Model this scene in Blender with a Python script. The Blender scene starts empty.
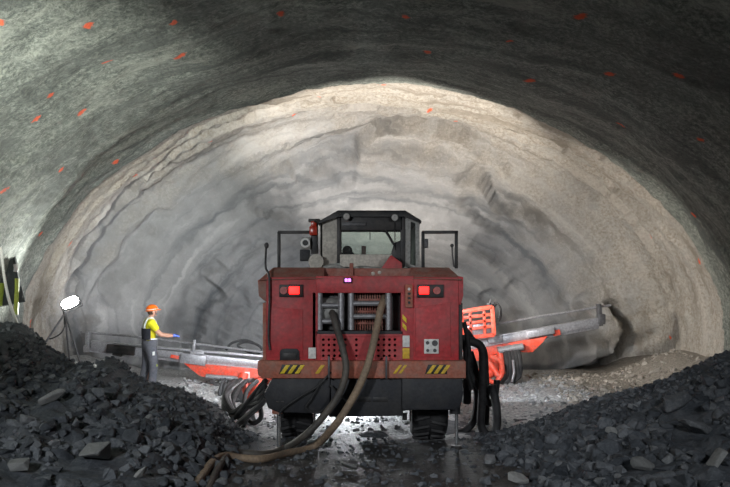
import bpy, bmesh, math, random
from mathutils import Vector, Matrix, noise, Euler
random.seed(7)
PI = math.pi
C = bpy.context.scene.collection
F = 850.0; EYE = 2.33; HOR = 284.0
def PX(px, Y): return (px - 365.0) / F * Y
def PZ(py, Y): return EYE - (py - HOR) / F * Y
def P(px, py, Y): return Vector((PX(px, Y), Y, PZ(py, Y)))
def lerp(a, b, t): return a + (b - a) * t
def sstep(a, b, x):
    t = min(1, max(0, (x - a) / (b - a))); return t * t * (3 - 2 * t)
def table(tb, x):
    if x <= tb[0][0]: return tb[0][1]
    for (a, b), (c, d) in zip(tb, tb[1:]):
        if x <= c: return lerp(b, d, (x - a) / (c - a))
    return tb[-1][1]

# ------------------------------------------------------------------ materials
def nodes(name):
    m = bpy.data.materials.new(name); m.use_nodes = True
    nt = m.node_tree; return m, nt, nt.nodes['Principled BSDF']
def N(nt, kind, **kw):
    n = nt.nodes.new(kind)
    for k, v in kw.items():
        if k in n.inputs: n.inputs[k].default_value = v
        else: setattr(n, k, v)
    return n
def ramp(nt, fac, stops):
    r = nt.nodes.new('ShaderNodeValToRGB'); e = r.color_ramp.elements
    while len(e) < len(stops): e.new(0.5)
    for el, (p, c) in zip(e, stops): el.position = p; el.color = (*c, 1)
    nt.links.new(fac, r.inputs['Fac']); return r
def mixc(nt, fac, a, b):
    m = nt.nodes.new('ShaderNodeMix'); m.data_type = 'RGBA'
    if hasattr(fac, 'node'): nt.links.new(fac, m.inputs[0])
    else: m.inputs[0].default_value = fac
    for s, v in ((6, a), (7, b)):
        if hasattr(v, 'node'): nt.links.new(v, m.inputs[s])
        else: m.inputs[s].default_value = (*v, 1)
    return m.outputs[2]
def math_(nt, op, a, b=None, c=None, clamp=False):
    m = nt.nodes.new('ShaderNodeMath'); m.operation = op; m.use_clamp = clamp
    for i, v in enumerate((a, b, c)):
        if v is None: continue
        if hasattr(v, 'node'): nt.links.new(v, m.inputs[i])
        else: m.inputs[i].default_value = v
    return m.outputs[0]
def mat(name, col, rough=.6, metal=0, dust=None, dscale=3.0, damt=.5, bump=.15, bscale=25, var=.25):
    m, nt, b = nodes(name)
    tc = N(nt, 'ShaderNodeTexCoord')
    n1 = N(nt, 'ShaderNodeTexNoise', Scale=dscale, Detail=6.0, Roughness=.65)
    n2 = N(nt, 'ShaderNodeTexNoise', Scale=bscale, Detail=4.0)
    nt.links.new(tc.outputs['Object'], n1.inputs['Vector']); nt.links.new(tc.outputs['Object'], n2.inputs['Vector'])
    dark = tuple(c * (1 - var) for c in col); lite = tuple(min(1, c * (1 + var)) for c in col)
    c = ramp(nt, n2.outputs['Fac'], [(.3, dark), (.7, lite)]).outputs[0]
    if dust:
        f = ramp(nt, n1.outputs['Fac'], [(.42, (0, 0, 0)), (.72, (damt,) * 3)]).outputs[0]
        c = mixc(nt, f, c, dust)
    nt.links.new(c, b.inputs['Base Color'])
    b.inputs['Roughness'].default_value = rough; b.inputs['Metallic'].default_value = metal
    if bump:
        bp = N(nt, 'ShaderNodeBump', Strength=bump, Distance=.02)
        nt.links.new(n2.outputs['Fac'], bp.inputs['Height']); nt.links.new(bp.outputs[0], b.inputs['Normal'])
    return m
def emit(name, col, s):
    m, nt, b = nodes(name)
    b.inputs['Base Color'].default_value = (*col, 1)
    b.inputs['Emission Color'].default_value = (*col, 1); b.inputs['Emission Strength'].default_value = s
    return m
def rockmat(name, a, bcol, pale, isl=True):
    m, nt, b = nodes(name)
    g = N(nt, 'ShaderNodeNewGeometry'); oi = N(nt, 'ShaderNodeObjectInfo')
    n1 = N(nt, 'ShaderNodeTexNoise', Scale=2.2, Detail=8.0, Roughness=.7)
    n2 = N(nt, 'ShaderNodeTexNoise', Scale=22.0, Detail=8.0, Roughness=.75)
    nt.links.new(g.outputs['Position'], n1.inputs['Vector']); nt.links.new(g.outputs['Position'], n2.inputs['Vector'])
    rnd = g.outputs['Random Per Island'] if isl else oi.outputs['Random']
    f = math_(nt, 'ADD', math_(nt, 'MULTIPLY', n2.outputs['Fac'], .7), math_(nt, 'MULTIPLY', rnd, .35))
    c = ramp(nt, f, [(.28, a), (.52, bcol), (.78, pale)]).outputs[0]
    d = ramp(nt, n1.outputs['Fac'], [(.45, (0, 0, 0)), (.75, (.55,) * 3)]).outputs[0]
    c = mixc(nt, d, c, pale)
    nt.links.new(c, b.inputs['Base Color']); b.inputs['Roughness'].default_value = .75
    bp = N(nt, 'ShaderNodeBump', Strength=.5, Distance=.04)
    nt.links.new(n2.outputs['Fac'], bp.inputs['Height']); nt.links.new(bp.outputs[0], b.inputs['Normal'])
    return m
DUST = (.22, .17, .14)
M = {}
M['red'] = mat('red_paint', (.47, .035, .042), .55, 0, (.24, .13, .12), 2.5, .5, .08, 18, .25)
M['dusty'] = mat('dusty_red_paint', (.30, .10, .075), .75, 0, (.3, .24, .2), 4, .8, .15, 30)
M['rust'] = mat('rusty_bumper_paint', (.40, .12, .075), .7, 0, (.30, .21, .17), 5, .85, .15, 30)
M['orange'] = mat('orange_red_paint', (.80, .075, .035), .45, 0, (.42, .2, .16), 6, .7, .08, 20)
M['black'] = mat('black_metal', (.015, .016, .018), .5, .2, DUST, 4, .2)
M['navy'] = mat('dark_slate_steel', (.02, .022, .028), .6, .2, (.07, .065, .06), 3, .5)
M['rubber'] = mat('black_rubber', (.018, .018, .02), .7, 0, (.1, .1, .1), 5, .45)
M['hose_tan'] = mat('muddy_tan_hose', (.30, .22, .15), .7, 0, (.14, .11, .09), 3, .7)
M['hose_dark'] = mat('muddy_dark_hose', (.07, .065, .06), .6, 0, (.22, .18, .14), 3, .5)
M['grey'] = mat('grey_steel', (.33, .33, .35), .45, .5, (.2, .19, .18), 5, .5)
M['alu'] = mat('aluminium_profile', (.42, .42, .45), .42, .55, (.25, .25, .26), 5, .5)
M['darkgrey'] = mat('dark_grey_steel', (.08, .08, .085), .5, .4, (.16, .15, .15), 5, .5)
M['silver'] = mat('polished_steel', (.75, .76, .78), .22, .9, None, bump=0)
M['beige'] = mat('dusty_beige_panel', (.58, .55, .49), .7, 0, (.28, .25, .22), 3, .6)
M['cabgrey'] = mat('cab_grey_paint', (.30, .30, .285), .6, 0, (.3, .27, .24), 4, .5)
M['white'] = mat('white_plate', (.75, .75, .73), .5, 0, (.4, .36, .33), 6, .5)
M['yellow'] = mat('yellow_marking', (.75, .48, .03), .6, 0, (.3, .18, .1), 9, .7)
M['hyellow'] = mat('bright_yellow_marking', (.85, .58, .02), .5, 0, (.4, .28, .1), 9, .35)
M['tailred'] = emit('red_tail_light', (1, .012, .01), 6)
M['purple'] = emit('purple_light', (.75, .2, .9), 3.0)
M['lamp'] = emit('flood_light', (1, .98, .95), 60)
M['lens'] = mat('clear_lens', (.5, .48, .46), .15, 0, None, bump=0)
M['rlens'] = mat('dull_red_lens', (.5, .16, .15), .2, 0, None, bump=0)
M['beacon'] = mat('red_beacon', (.5, .04, .02), .25, 0, None, bump=0)
M['brown'] = mat('brown_leatherette', (.09, .03, .025), .5)
M['skin'] = mat('skin', (.55, .30, .21), .5, 0, None, bump=.05, var=.08)
M['hair'] = mat('brown_hair', (.06, .035, .02), .7)
M['helmet'] = mat('orange_helmet_shell', (.95, .17, .01), .3, 0, None, bump=0, var=.05)
M['shirt'] = mat('hi_vis_yellow_cloth', (.78, .72, .02), .8, 0, None, bump=.3, bscale=14, var=.12)
M['reflect'] = mat('silver_reflective_tape', (.7, .72, .70), .4, 0, None, bump=0, var=.05)
M['trouser'] = mat('charcoal_work_cloth', (.085, .09, .11), .9, 0, (.16, .16, .17), 6, .5, .3, 20)
M['bib'] = mat('black_work_cloth', (.018, .02, .03), .9, 0, None, bump=.3)
M['glove'] = mat('blue_rubber_glove', (.12, .2, .75), .5, 0, None, bump=.05, var=.1)
M['tarp'] = mat('dark_green_black_cloth', (.02, .024, .026), .85, 0, None, bump=.3)
M['lime'] = mat('lime_reflective_strip', (.30, .37, .06), .5, 0, None, bump=0)
M['rope'] = mat('white_rope', (.6, .6, .58), .8, 0, None, bscale=60)
M['rock'] = rockmat('dark_muck_rock', (.018, .023, .030), (.062, .071, .084), (.20, .212, .23))
M['rock1'] = rockmat('dark_loose_rock', (.03, .035, .043), (.10, .108, .12), (.27, .28, .29), False)
M['rockp'] = rockmat('pale_loose_rock', (.11, .115, .115), (.2, .205, .205), (.34, .34, .33), False)
M['debris'] = rockmat('pale_debris', (.11, .095, .08), (.25, .225, .195), (.38, .355, .315))
M['gravel'] = rockmat('pale_wet_gravel', (.10, .105, .11), (.30, .31, .32), (.62, .62, .62))
# clear glass that lets light pass
def glassmat():
    m, nt, b = nodes('tinted_glass')
    nt.nodes.remove(b); out = nt.nodes['Material Output']
    t = N(nt, 'ShaderNodeBsdfTransparent'); t.inputs[0].default_value = (.88, .92, .9, 1)
    g = N(nt, 'ShaderNodeBsdfGlossy'); g.inputs['Roughness'].default_value = .6
    mx = N(nt, 'ShaderNodeMixShader'); mx.inputs[0].default_value = .015
    nt.links.new(t.outputs[0], mx.inputs[1]); nt.links.new(g.outputs[0], mx.inputs[2]); nt.links.new(mx.outputs[0], out.inputs[0])
    return m
M['glass'] = glassmat()

# ------------------------------------------------------------------ mesh helpers
WL = {}
def tag(o, label=None, cat=None, group=None, kind=None):
    if label: o['label'] = label
    if cat: o['category'] = cat
    if group: o['group'] = group
    if kind: o['kind'] = kind
    return o
def empty(name, loc, label, cat, group=None):
    o = bpy.data.objects.new(name, None); C.objects.link(o); o.location = loc; o.empty_display_size = .2
    WL[o] = Vector(loc); return tag(o, label, cat, group)
def smooth_angle(me, deg=38):
    for p in me.polygons: p.use_smooth = True
    me.set_sharp_from_angle(angle=math.radians(deg))
def obj(name, bm, m, parent=None, smooth=True, label=None, recentre=True):
    if isinstance(bm, bmesh.types.BMesh):
        bmesh.ops.recalc_face_normals(bm, faces=bm.faces)
        me = bpy.data.meshes.new(name); bm.to_mesh(me); bm.free()
    else: me = bm
    c = Vector((0, 0, 0))
    if recentre:
        lo = Vector([min(v.co[i] for v in me.vertices) for i in range(3)]); hi = Vector([max(v.co[i] for v in me.vertices) for i in range(3)])
        c = (lo + hi) / 2; c.z = lo.z
        me.transform(Matrix.Translation(-c))
    if smooth: smooth_angle(me)
    for k in (m if isinstance(m, (list, tuple)) else [m]): me.materials.append(k)
    o = bpy.data.objects.new(name, me); C.objects.link(o); WL[o] = c
    o.parent = parent; o.location = c - (WL[parent] if parent else Vector((0, 0, 0)))
    if label: o['label'] = label
    return o
def B(): return bmesh.new()
def bev(bm, geom_faces, w, seg=2):
    if w <= 0: return
    es = {e for f in geom_faces for e in f.edges}
    bmesh.ops.bevel(bm, geom=list(es), offset=w, segments=seg, affect='EDGES', clamp_overlap=True, profile=.5)
def box(bm, x0, x1, y0, y1, z0, z1, w=.008):
    vs = [bm.verts.new(v) for v in ((x0, y0, z0), (x1, y0, z0), (x1, y1, z0), (x0, y1, z0), (x0, y0, z1), (x1, y0, z1), (x1, y1, z1), (x0, y1, z1))]
    fs = [bm.faces.new([vs[i] for i in q]) for q in ((3, 2, 1, 0), (4, 5, 6, 7), (0, 1, 5, 4), (1, 2, 6, 5), (2, 3, 7, 6), (3, 0, 4, 7))]
    bev(bm, fs, min(w, .3 * min(abs(x1 - x0), abs(y1 - y0), abs(z1 - z0)))); return bm
def prism(bm, pts, y0, y1, w=.008):          # polygon given as (x, z), extruded along Y
    a = [bm.verts.new((x, y0, z)) for x, z in pts]; b = [bm.verts.new((x, y1, z)) for x, z in pts]
    n = len(pts); fs = [bm.faces.new(a), bm.faces.new(b[::-1])]
    for i in range(n): fs.append(bm.faces.new((a[i], b[i], b[(i + 1) % n], a[(i + 1) % n])))
    bev(bm, fs, w); return bm
def prismx(bm, pts, x0, x1, w=.008):         # polygon given as (y, z), extruded along X
    a = [bm.verts.new((x0, y, z)) for y, z in pts]; b = [bm.verts.new((x1, y, z)) for y, z in pts]
    n = len(pts); fs = [bm.faces.new(a), bm.faces.new(b[::-1])]
    for i in range(n): fs.append(bm.faces.new((a[i], b[i], b[(i + 1) % n], a[(i + 1) % n])))
    bev(bm, fs, w); return bm
def ring_(bm, c, t, r, n, up=Vector((0, 0, 1)), rot=0):
    t = t.normalized()
    u = t.cross(up)
    if u.length < 1e-3: u = t.cross(Vector((1, 0, 0)))
    u.normalize(); v = t.cross(u)
    return [bm.verts.new(c + u * math.cos(2 * PI * i / n + rot) * r + v * math.sin(2 * PI * i / n + rot) * r) for i in range(n)]
def tube(bm, pts, r, n=10, caps=True):
    pts = [Vector(p) for p in pts]; rs = r if isinstance(r, (list, tuple)) else [r] * len(pts); prev = None; rings = []
    for i, p in enumerate(pts):
        t = (pts[min(i + 1, len(pts) - 1)] - pts[max(i - 1, 0)]).normalized()
        if prev is None:
            u = t.cross(Vector((.13, .2, .97)))
            if u.length < .05: u = t.cross(Vector((1, 0, 0)))
        else: u = prev - t * prev.dot(t)
        u.normalize(); prev = u; v = t.cross(u)
        rings.append([bm.verts.new(p + (u * math.cos(2 * PI * k / n) + v * math.sin(2 * PI * k / n)) * rs[i]) for k in range(n)])
    for a, b in zip(rings, rings[1:]):
        for k in range(n): bm.faces.new((a[k], a[(k + 1) % n], b[(k + 1) % n], b[k]))
    if caps: bm.faces.new(rings[0][::-1]); bm.faces.new(rings[-1])
    return bm
def cyl(bm, a, b, r, n=16, r2=None): return tube(bm, [a, b], [r, r if r2 is None else r2], n)
def spline(pts, k=8):
    pts = [Vector(p) for p in pts]; out = []
    q = [pts[0] * 2 - pts[1]] + pts + [pts[-1] * 2 - pts[-2]]
    for i in range(1, len(q) - 2):
        a, b, c, d = q[i - 1:i + 3]
        for s in range(k):
            t = s / k
            out.append(.5 * ((2 * b) + (c - a) * t + (2 * a - 5 * b + 4 * c - d) * t * t + (3 * b - a - 3 * c + d) * t ** 3))
    out.append(pts[-1]); return out
def ball(bm, c, r, n=2, sc=(1, 1, 1)):
    g = bmesh.ops.create_icosphere(bm, subdivisions=n, radius=1)
    for v in g['verts']: v.co = Vector((v.co.x * r * sc[0], v.co.y * r * sc[1], v.co.z * r * sc[2])) + Vector(c)
    return bm
def bar(bm, a, b, w, h, bevw=.006):          # rectangular bar from a to b (w across, h upwards)
    a = Vector(a); b = Vector(b); t = (b - a).normalized()
    u = t.cross(Vector((0, 0, 1)))
    if u.length < 1e-3: u = Vector((1, 0, 0))
    u.normalize(); v = u.cross(t); vs = []
    for p in (a, b):
        for s, q in ((-1, -1), (1, -1), (1, 1), (-1, 1)): vs.append(bm.verts.new(p + u * s * w / 2 + v * q * h / 2))
    fs = [bm.faces.new([vs[i] for i in q]) for q in ((0, 1, 2, 3), (7, 6, 5, 4), (0, 4, 5, 1), (1, 5, 6, 2), (2, 6, 7, 3), (3, 7, 4, 0))]
    bev(bm, fs, bevw); return bm

# ------------------------------------------------------------------ tunnel
CX, Z0, A, Bz, NE = .153, 1.32, 7.72, 5.49, 1.85
raw = [(CX + A, -.5)]
for i in range(1, 12): raw.append((CX + A, lerp(-.5, Z0, i / 12)))
for i in range(1601):
    th = PI * i / 1600; c, s = math.cos(th), math.sin(th)
    raw.append((CX + A * math.copysign(abs(c) ** (2 / NE), c), Z0 + Bz * abs(s) ** (2 / NE)))
for i in range(11, -1, -1): raw.append((CX - A, lerp(-.5, Z0, i / 12)))
acc = [0]
for p, q in zip(raw, raw[1:]): acc.append(acc[-1] + math.dist(p, q))
NU = 400; prof = []; j = 0
for i in range(NU + 1):
    s = acc[-1] * i / NU
    while j < len(acc) - 2 and acc[j + 1] < s: j += 1
    t = (s - acc[j]) / max(1e-9, acc[j + 1] - acc[j])
    prof.append((lerp(raw[j][0], raw[j + 1][0], t), lerp(raw[j][1], raw[j + 1][1], t)))
LEN = acc[-1]; pn = []
for i in range(NU + 1):
    a = prof[max(i - 3, 0)]; b = prof[min(i + 3, NU)]
    d = Vector((b[1] - a[1], -(b[0] - a[0]))); pn.append(d.normalized())
def flare(Y): return -.50 + .38 * sstep(14.0, 18.5, Y)
rows = [(-6 + .5 * i, 1) for i in range(30)] + [(9 + .09 * i, 1) for i in range(105)]
rows = [r for r in rows if r[0] < 18.42] + [(18.44, 1), (18.48, 1), (18.5, 2), (18.54, 3)]
YE, YF, DEP = 18.55, 22.0, 1.5
n_ring = 52
for i in range(n_ring): rows.append((YE + (YF - YE) * (i + .4) / n_ring, 4))
svals = [1 - .0012 * (i ** 1.6) for i in range(0, 30)]
svals = [s for s in svals if s > .8]; s = svals[-1]
while s > .06: s -= .0125; svals.append(max(s, 0.0))
svals.append(0.0)
LIP = [(6.5, 1.85), (6.72, 1.4), (6.82, 1.0), (6.66, .66), (6.4, .42), (6.0, .18), (5.4, .02), (4.6, -.1), (3.8, -.2), (2.8, -.3)]
def lipdist(x, z):
    best = 9; sg = 1
    for (ax, az), (bx, bz) in zip(LIP, LIP[1:]):
        dx, dz = bx - ax, bz - az; t = max(0, min(1, ((x - ax) * dx + (z - az) * dz) / (dx * dx + dz * dz)))
        qx, qz = ax + dx * t, az + dz * t; d = math.hypot(x - qx, z - qz)
        if d < best:
            best = d; sg = 1 if dx * (z - az) - dz * (x - ax) < 0 else -1   # +: face side (left of the lip)
    return best * sg
verts = []; SU = []; SV = []
def ledge(u, v):
    t = v * .95 + 1.5 * fb(u * .16, v * .22, 31) + .16 * fb(u * 1.1, v * 1.2, 6)
    f = t - math.floor(t); saw = f * (1 - sstep(.9, 1.0, f))
    return .40 * saw * sstep(-.15, .35, fb(u * .22, v * .5, 17))
def fb(x, y, z, o=4): return noise.fractal(Vector((x, y, z)), .9, 2.1, o, noise_basis='PERLIN_ORIGINAL')
v_acc = 0; lastY = -6
for Y, k in rows:
    for i in range(NU + 1):
        x, z = prof[i]; n = pn[i]; u = i / NU * LEN
        if k == 1: off = flare(Y) + .10 * fb(u * .5, Y * .5, 3) + .028 * fb(u * 1.7, Y * 1.3, 7) + .02 * fb(u * 5, Y * 4, 1, 3)
        elif k == 2: off = -.04 + .05 * fb(u * .9, 5, 3)
        elif k == 3: off = .02 + .05 * fb(u * .9, 5, 3)
        else:
            w = sstep(18.6, 20.2, Y)
            off = .04 * fb(u * 4.5, Y * 4, 2, 4) + .08 * fb(u * .5, Y * .7, 9) + w * (.10 * fb(u * .22, Y * 1.9, 4) + ledge(u, Y) + .05 * fb(u * .8, Y * 5, 14))
            off += (1 - w) * .03 * fb(u * 9, Y * 9, 2, 2)
        if z < Z0: off *= .5
        dy = .12 * fb(u * 1.2, 2, 8) * (1 if k in (2, 3) else 0)
        verts.append(Vector((x + n.x * off, Y + dy, z + n.y * off))); SU.append(u); SV.append(Y)
FACE0 = len(rows)
cc = Vector((CX, -.5))
for s in svals:
    for i in range(NU + 1):
        x, z = prof[i]; n = pn[i]; u = i / NU * LEN
        X = cc.x + (x - cc.x) * s; Z = cc.y + (z - cc.y) * s
        Y = YF + DEP * math.sqrt(max(0, 1 - s ** 2.4))
        v = (1 - s) * 8 + YF
        wv = .10 + .9 * sstep(.3, .85, s)
        off = .04 * fb(u * 4.5 * s, v * 4, 2, 4) + .08 * fb(u * .5 * s, v * .7, 9) + wv * (.10 * fb(u * .22, v * 1.9, 4) * s + ledge(u, v) * 1.35 + .06 * fb(u * .8 * s, v * 5, 14))
        f = s ** 3 if s < 1 else 1
        d = Vector((n.x * f, 1 - f, n.y * f)); d.normalize()
        p = Vector((X, Y, Z)) + d * off
        ld = lipdist(X + .12 * fb(Z * 1.5, 2, 5), Z)
        if X > 2 and Z < 2.2:
            bul = 1.15 * math.exp(-((X - 4.6) / 2.2) ** 2 - ((Z - .25) / .9) ** 2)
            fold = .10 * math.sin(ld * 11 + 1.2 * fb(X, Z, 2)) * math.exp(-max(ld, 0) * 1.6)
            ins = sstep(-.06, .10, ld)
            fade = sstep(2.0, 3.2, X) * (1 - sstep(1.55, 2.0, Z))
            p.y += fade * (ins * (-bul * .55 - .55 * math.exp(-max(ld, 0) * 1.3) + fold) + (1 - ins) * .55 * math.exp(min(ld, 0) * 2.2))
        verts.append(p); SU.append(u * (.25 + .75 * s)); SV.append(v)
NR = len(rows) + len(svals); W = NU + 1
# vertex normals of the whole surface
vn = [Vector((0, 0, 0)) for _ in verts]
quads = []
for r in range(NR - 1):
    for i in range(NU):
        q = (r * W + i, r * W + i + 1, (r + 1) * W + i + 1, (r + 1) * W + i); quads.append(q)
        a, b, c, d = (verts[k] for k in q); nn = (c - a).cross(d - b)
        for k in q: vn[k] += nn
for v in vn:
    if v.length > 1e-12: v.normalize()
# spray-painted survey marks: found by walking each sight line to the lining
paint = [0.0] * len(verts)
marks = [(5, 18), (51, 95), (60, 170), (36, 120), (88, 112), (111, 63), (182, 50), (90, 22), (168, 21), (287, 17), (399, 14), (504, 35), (577, 19), (606, 71),
         (535, 82), (673, 71), (623, 128), (700, 139), (695, 217), (430, 55), (4, 187), (43, 230), (112, 163), (132, 180), (108, 220), (335, 125), (212, 140), (262, 141),
         (293, 115), (325, 98), (432, 107), (504, 131), (454, 131), (488, 166), (527, 170), (578, 181), (638, 184), (595, 214), (643, 236), (660, 337), (630, 310),
         (680, 363), (697, 260), (550, 205), (30, 322), (70, 240), (381, 84)]
def raylining(px, py):
    for q in range(900, 2350):
        Y = q * .01
        x = PX(px, Y); z = PZ(py, Y)
        bi = min(range(0, NU + 1, 4), key=lambda i: (prof[i][0] - x) ** 2 + (prof[i][1] - z) ** 2)
        n = pn[bi]; d = (x - prof[bi][0]) * n.x + (z - prof[bi][1]) * n.y
        if d > (flare(Y) if Y < 18.5 else 0): return bi, Y
    return None
rowY = [r[0] for r in rows]
for (px, py) in marks:
    h = raylining(px, py)
    if not h: continue
    bi, Y = h; ra = random.uniform(.09, .16); rb = random.uniform(.06, .10); an = random.uniform(0, PI)
    r0 = min(range(len(rowY)), key=lambda r: abs(rowY[r] - Y)); ctr = verts[r0 * W + bi]
    for r in range(max(0, r0 - 7), min(len(rowY), r0 + 8)):
        for i in range(max(0, bi - 9), min(NU, bi + 10)):
            d = verts[r * W + i] - ctr; du = (i - bi) / NU * LEN; dv = d.y
            e = math.hypot((du * math.cos(an) + dv * math.sin(an)) / ra, (-du * math.sin(an) + dv * math.cos(an)) / rb)
            paint[r * W + i] = max(paint[r * W + i], 1 - .5 * e)
def liningmat():
    m, nt, b = nodes('sprayed_concrete_lining'); L = nt.links.new
    g = N(nt, 'ShaderNodeNewGeometry'); sp = N(nt, 'ShaderNodeSeparateXYZ'); L(g.outputs['Position'], sp.inputs[0])
    def noi(s, d=8.0, r=.65):
        n = N(nt, 'ShaderNodeTexNoise', Scale=s, Detail=d, Roughness=r); L(g.outputs['Position'], n.inputs['Vector']); return n.outputs['Fac']
    big, mid, fine, vfine = noi(.45), noi(2.2), noi(14.0, 8, .75), noi(38.0, 4, .7)
    old = mixc(nt, ramp(nt, fine, [(.42, (0, 0, 0)), (.62, (1, 1, 1))]).outputs[0], (.10, .12, .11), (.47, .50, .44))
    old = mixc(nt, ramp(nt, vfine, [(.36, (.75,) * 3), (.48, (0, 0, 0))]).outputs[0], old, (.05, .06, .056))
    old = mixc(nt, ramp(nt, mid, [(.35, (0, 0, 0)), (.75, (.7, .7, .7))]).outputs[0], old, (.20, .22, .20))
    ao = N(nt, 'ShaderNodeAttribute', attribute_name='along'); do = N(nt, 'ShaderNodeAttribute', attribute_name='depth')
    co_ = N(nt, 'ShaderNodeCombineXYZ'); L(math_(nt, 'MULTIPLY', ao.outputs['Fac'], .45), co_.inputs[0]); L(math_(nt, 'MULTIPLY', do.outputs['Fac'], 1.3), co_.inputs[1])
    so = N(nt, 'ShaderNodeTexNoise', Scale=1.0, Detail=6.0, Roughness=.65, Distortion=.8); L(co_.outputs[0], so.inputs['Vector'])
    old = mixc(nt, ramp(nt, so.outputs['Fac'], [(.40, (.75,) * 3), (.52, (0, 0, 0))]).outputs[0], old, (.09, .10, .095))
    old = mixc(nt, ramp(nt, so.outputs['Fac'], [(.54, (0, 0, 0)), (.70, (.6,) * 3)]).outputs[0], old, (.52, .53, .47))
    tan = mixc(nt, ramp(nt, fine, [(.36, (0, 0, 0)), (.6, (1, 1, 1))]).outputs[0], (.27, .23, .18), (.54, .50, .44))
    tan = mixc(nt, ramp(nt, mid, [(.45, (0, 0, 0)), (.7, (.6, .6, .6))]).outputs[0], tan, (.44, .43, .40))
    grey = mixc(nt, ramp(nt, mid, [(.35, (0, 0, 0)), (.7, (1, 1, 1))]).outputs[0], (.18, .183, .19), (.26, .263, .27))
    grey = mixc(nt, ramp(nt, fine, [(.55, (0, 0, 0)), (.8, (.35, .35, .35))]).outputs[0], grey, (.5, .5, .5))
    y = sp.outputs['Y']; x = sp.outputs['X']
    au = N(nt, 'ShaderNodeAttribute', attribute_name='along'); av = N(nt, 'ShaderNodeAttribute', attribute_name='depth')
    cv = N(nt, 'ShaderNodeCombineXYZ'); L(math_(nt, 'MULTIPLY', au.outputs['Fac'], .13), cv.inputs[0])
    L(math_(nt, 'ADD', math_(nt, 'MULTIPLY', av.outputs['Fac'], 1.5), math_(nt, 'MULTIPLY', mid, .7)), cv.inputs[1])
    sn = N(nt, 'ShaderNodeTexNoise', Scale=1.0, Detail=7.0, Roughness=.62, Distortion=.5); L(cv.outputs[0], sn.inputs['Vector']); streak = sn.outputs['Fac']
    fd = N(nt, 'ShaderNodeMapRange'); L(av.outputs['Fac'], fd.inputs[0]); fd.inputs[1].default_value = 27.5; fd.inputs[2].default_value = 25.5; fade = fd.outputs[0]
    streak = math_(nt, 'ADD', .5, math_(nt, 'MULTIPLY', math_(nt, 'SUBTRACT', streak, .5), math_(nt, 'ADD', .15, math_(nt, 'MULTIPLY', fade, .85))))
    dk = ramp(nt, streak, [(.36, (1, 1, 1)), (.47, (0, 0, 0))]).outputs[0]; lt = ramp(nt, streak, [(.54, (0, 0, 0)), (.72, (.85,) * 3)]).outputs[0]
    grey = mixc(nt, dk, grey, (.10, .108, .118)); grey = mixc(nt, lt, grey, (.46, .46, .465))
    tan = mixc(nt, dk, tan, (.27, .235, .19)); tan = mixc(nt, lt, tan, (.60, .55, .48))
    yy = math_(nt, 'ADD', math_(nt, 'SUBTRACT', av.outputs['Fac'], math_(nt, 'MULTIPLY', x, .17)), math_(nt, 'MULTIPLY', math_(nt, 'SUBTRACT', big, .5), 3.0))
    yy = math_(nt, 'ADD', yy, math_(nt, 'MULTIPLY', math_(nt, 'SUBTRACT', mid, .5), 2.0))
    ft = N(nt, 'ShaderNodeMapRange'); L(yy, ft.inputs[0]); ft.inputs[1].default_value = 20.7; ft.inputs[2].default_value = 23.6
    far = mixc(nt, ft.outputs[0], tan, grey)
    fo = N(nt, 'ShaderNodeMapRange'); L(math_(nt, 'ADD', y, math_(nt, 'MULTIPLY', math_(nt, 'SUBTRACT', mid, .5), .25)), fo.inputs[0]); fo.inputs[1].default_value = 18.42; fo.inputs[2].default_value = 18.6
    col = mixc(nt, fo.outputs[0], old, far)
    at = N(nt, 'ShaderNodeAttribute', attribute_name='paint')
    pf = math_(nt, 'ADD', at.outputs['Fac'], math_(nt, 'MULTIPLY', math_(nt, 'SUBTRACT', fine, .5), .9))
    pr = ramp(nt, pf, [(.5, (0, 0, 0)), (.68, (.92,) * 3)]).outputs[0]
    pr = math_(nt, 'MULTIPLY', pr, math_(nt, 'GREATER_THAN', at.outputs['Fac'], .05))
    col = mixc(nt, pr, col, (.95, .13, .04))
    L(col, b.inputs['Base Color']); b.inputs['Roughness'].default_value = .8
    hgt = math_(nt, 'ADD', math_(nt, 'ADD', math_(nt, 'MULTIPLY', fine, .7), math_(nt, 'MULTIPLY', vfine, .35)), math_(nt, 'MULTIPLY', streak, .9))
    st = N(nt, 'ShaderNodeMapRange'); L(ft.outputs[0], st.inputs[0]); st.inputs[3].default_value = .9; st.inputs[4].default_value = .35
    bp = N(nt, 'ShaderNodeBump', Distance=.09); L(st.outputs[0], bp.inputs['Strength']); L(hgt, bp.inputs['Height']); L(bp.outputs[0], b.inputs['Normal'])
    return m
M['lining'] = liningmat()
def piece(name, r0, r1, i0, i1):
    idx = {}; vs = []; fs = []; ns = []; ps = []; su = []; sv = []
    for r in range(r0, r1 + 1):
        for i in range(i0, i1 + 1):
            k = r * W + i; idx[k] = len(vs); vs.append(verts[k]); ns.append(vn[k]); ps.append(paint[k]); su.append(SU[k]); sv.append(SV[k])
    for r in range(r0, r1):
        for i in range(i0, i1): fs.append([idx[k] for k in (r * W + i, r * W + i + 1, (r + 1) * W + i + 1, (r + 1) * W + i)])
    me = bpy.data.meshes.new(name); me.from_pydata(vs, [], fs); me.update()
    a = me.attributes.new('paint', 'FLOAT', 'POINT'); a.data.foreach_set('value', ps)
    for nm, dat in (('along', su), ('depth', sv)): me.attributes.new(nm, 'FLOAT', 'POINT').data.foreach_set('value', dat)
    for p in me.polygons: p.use_smooth = True
    me.normals_split_custom_set_from_vertices(ns)
    o = obj(name, me, M['lining'], None, smooth=False, recentre=False); o['kind'] = 'structure'; return o
R1 = len(rows)
iR, iL = int(NU * .27), int(NU * .73)
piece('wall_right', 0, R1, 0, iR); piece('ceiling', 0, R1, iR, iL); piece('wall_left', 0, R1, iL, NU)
piece('wall_back', R1, NR - 1, 0, NU)

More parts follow.
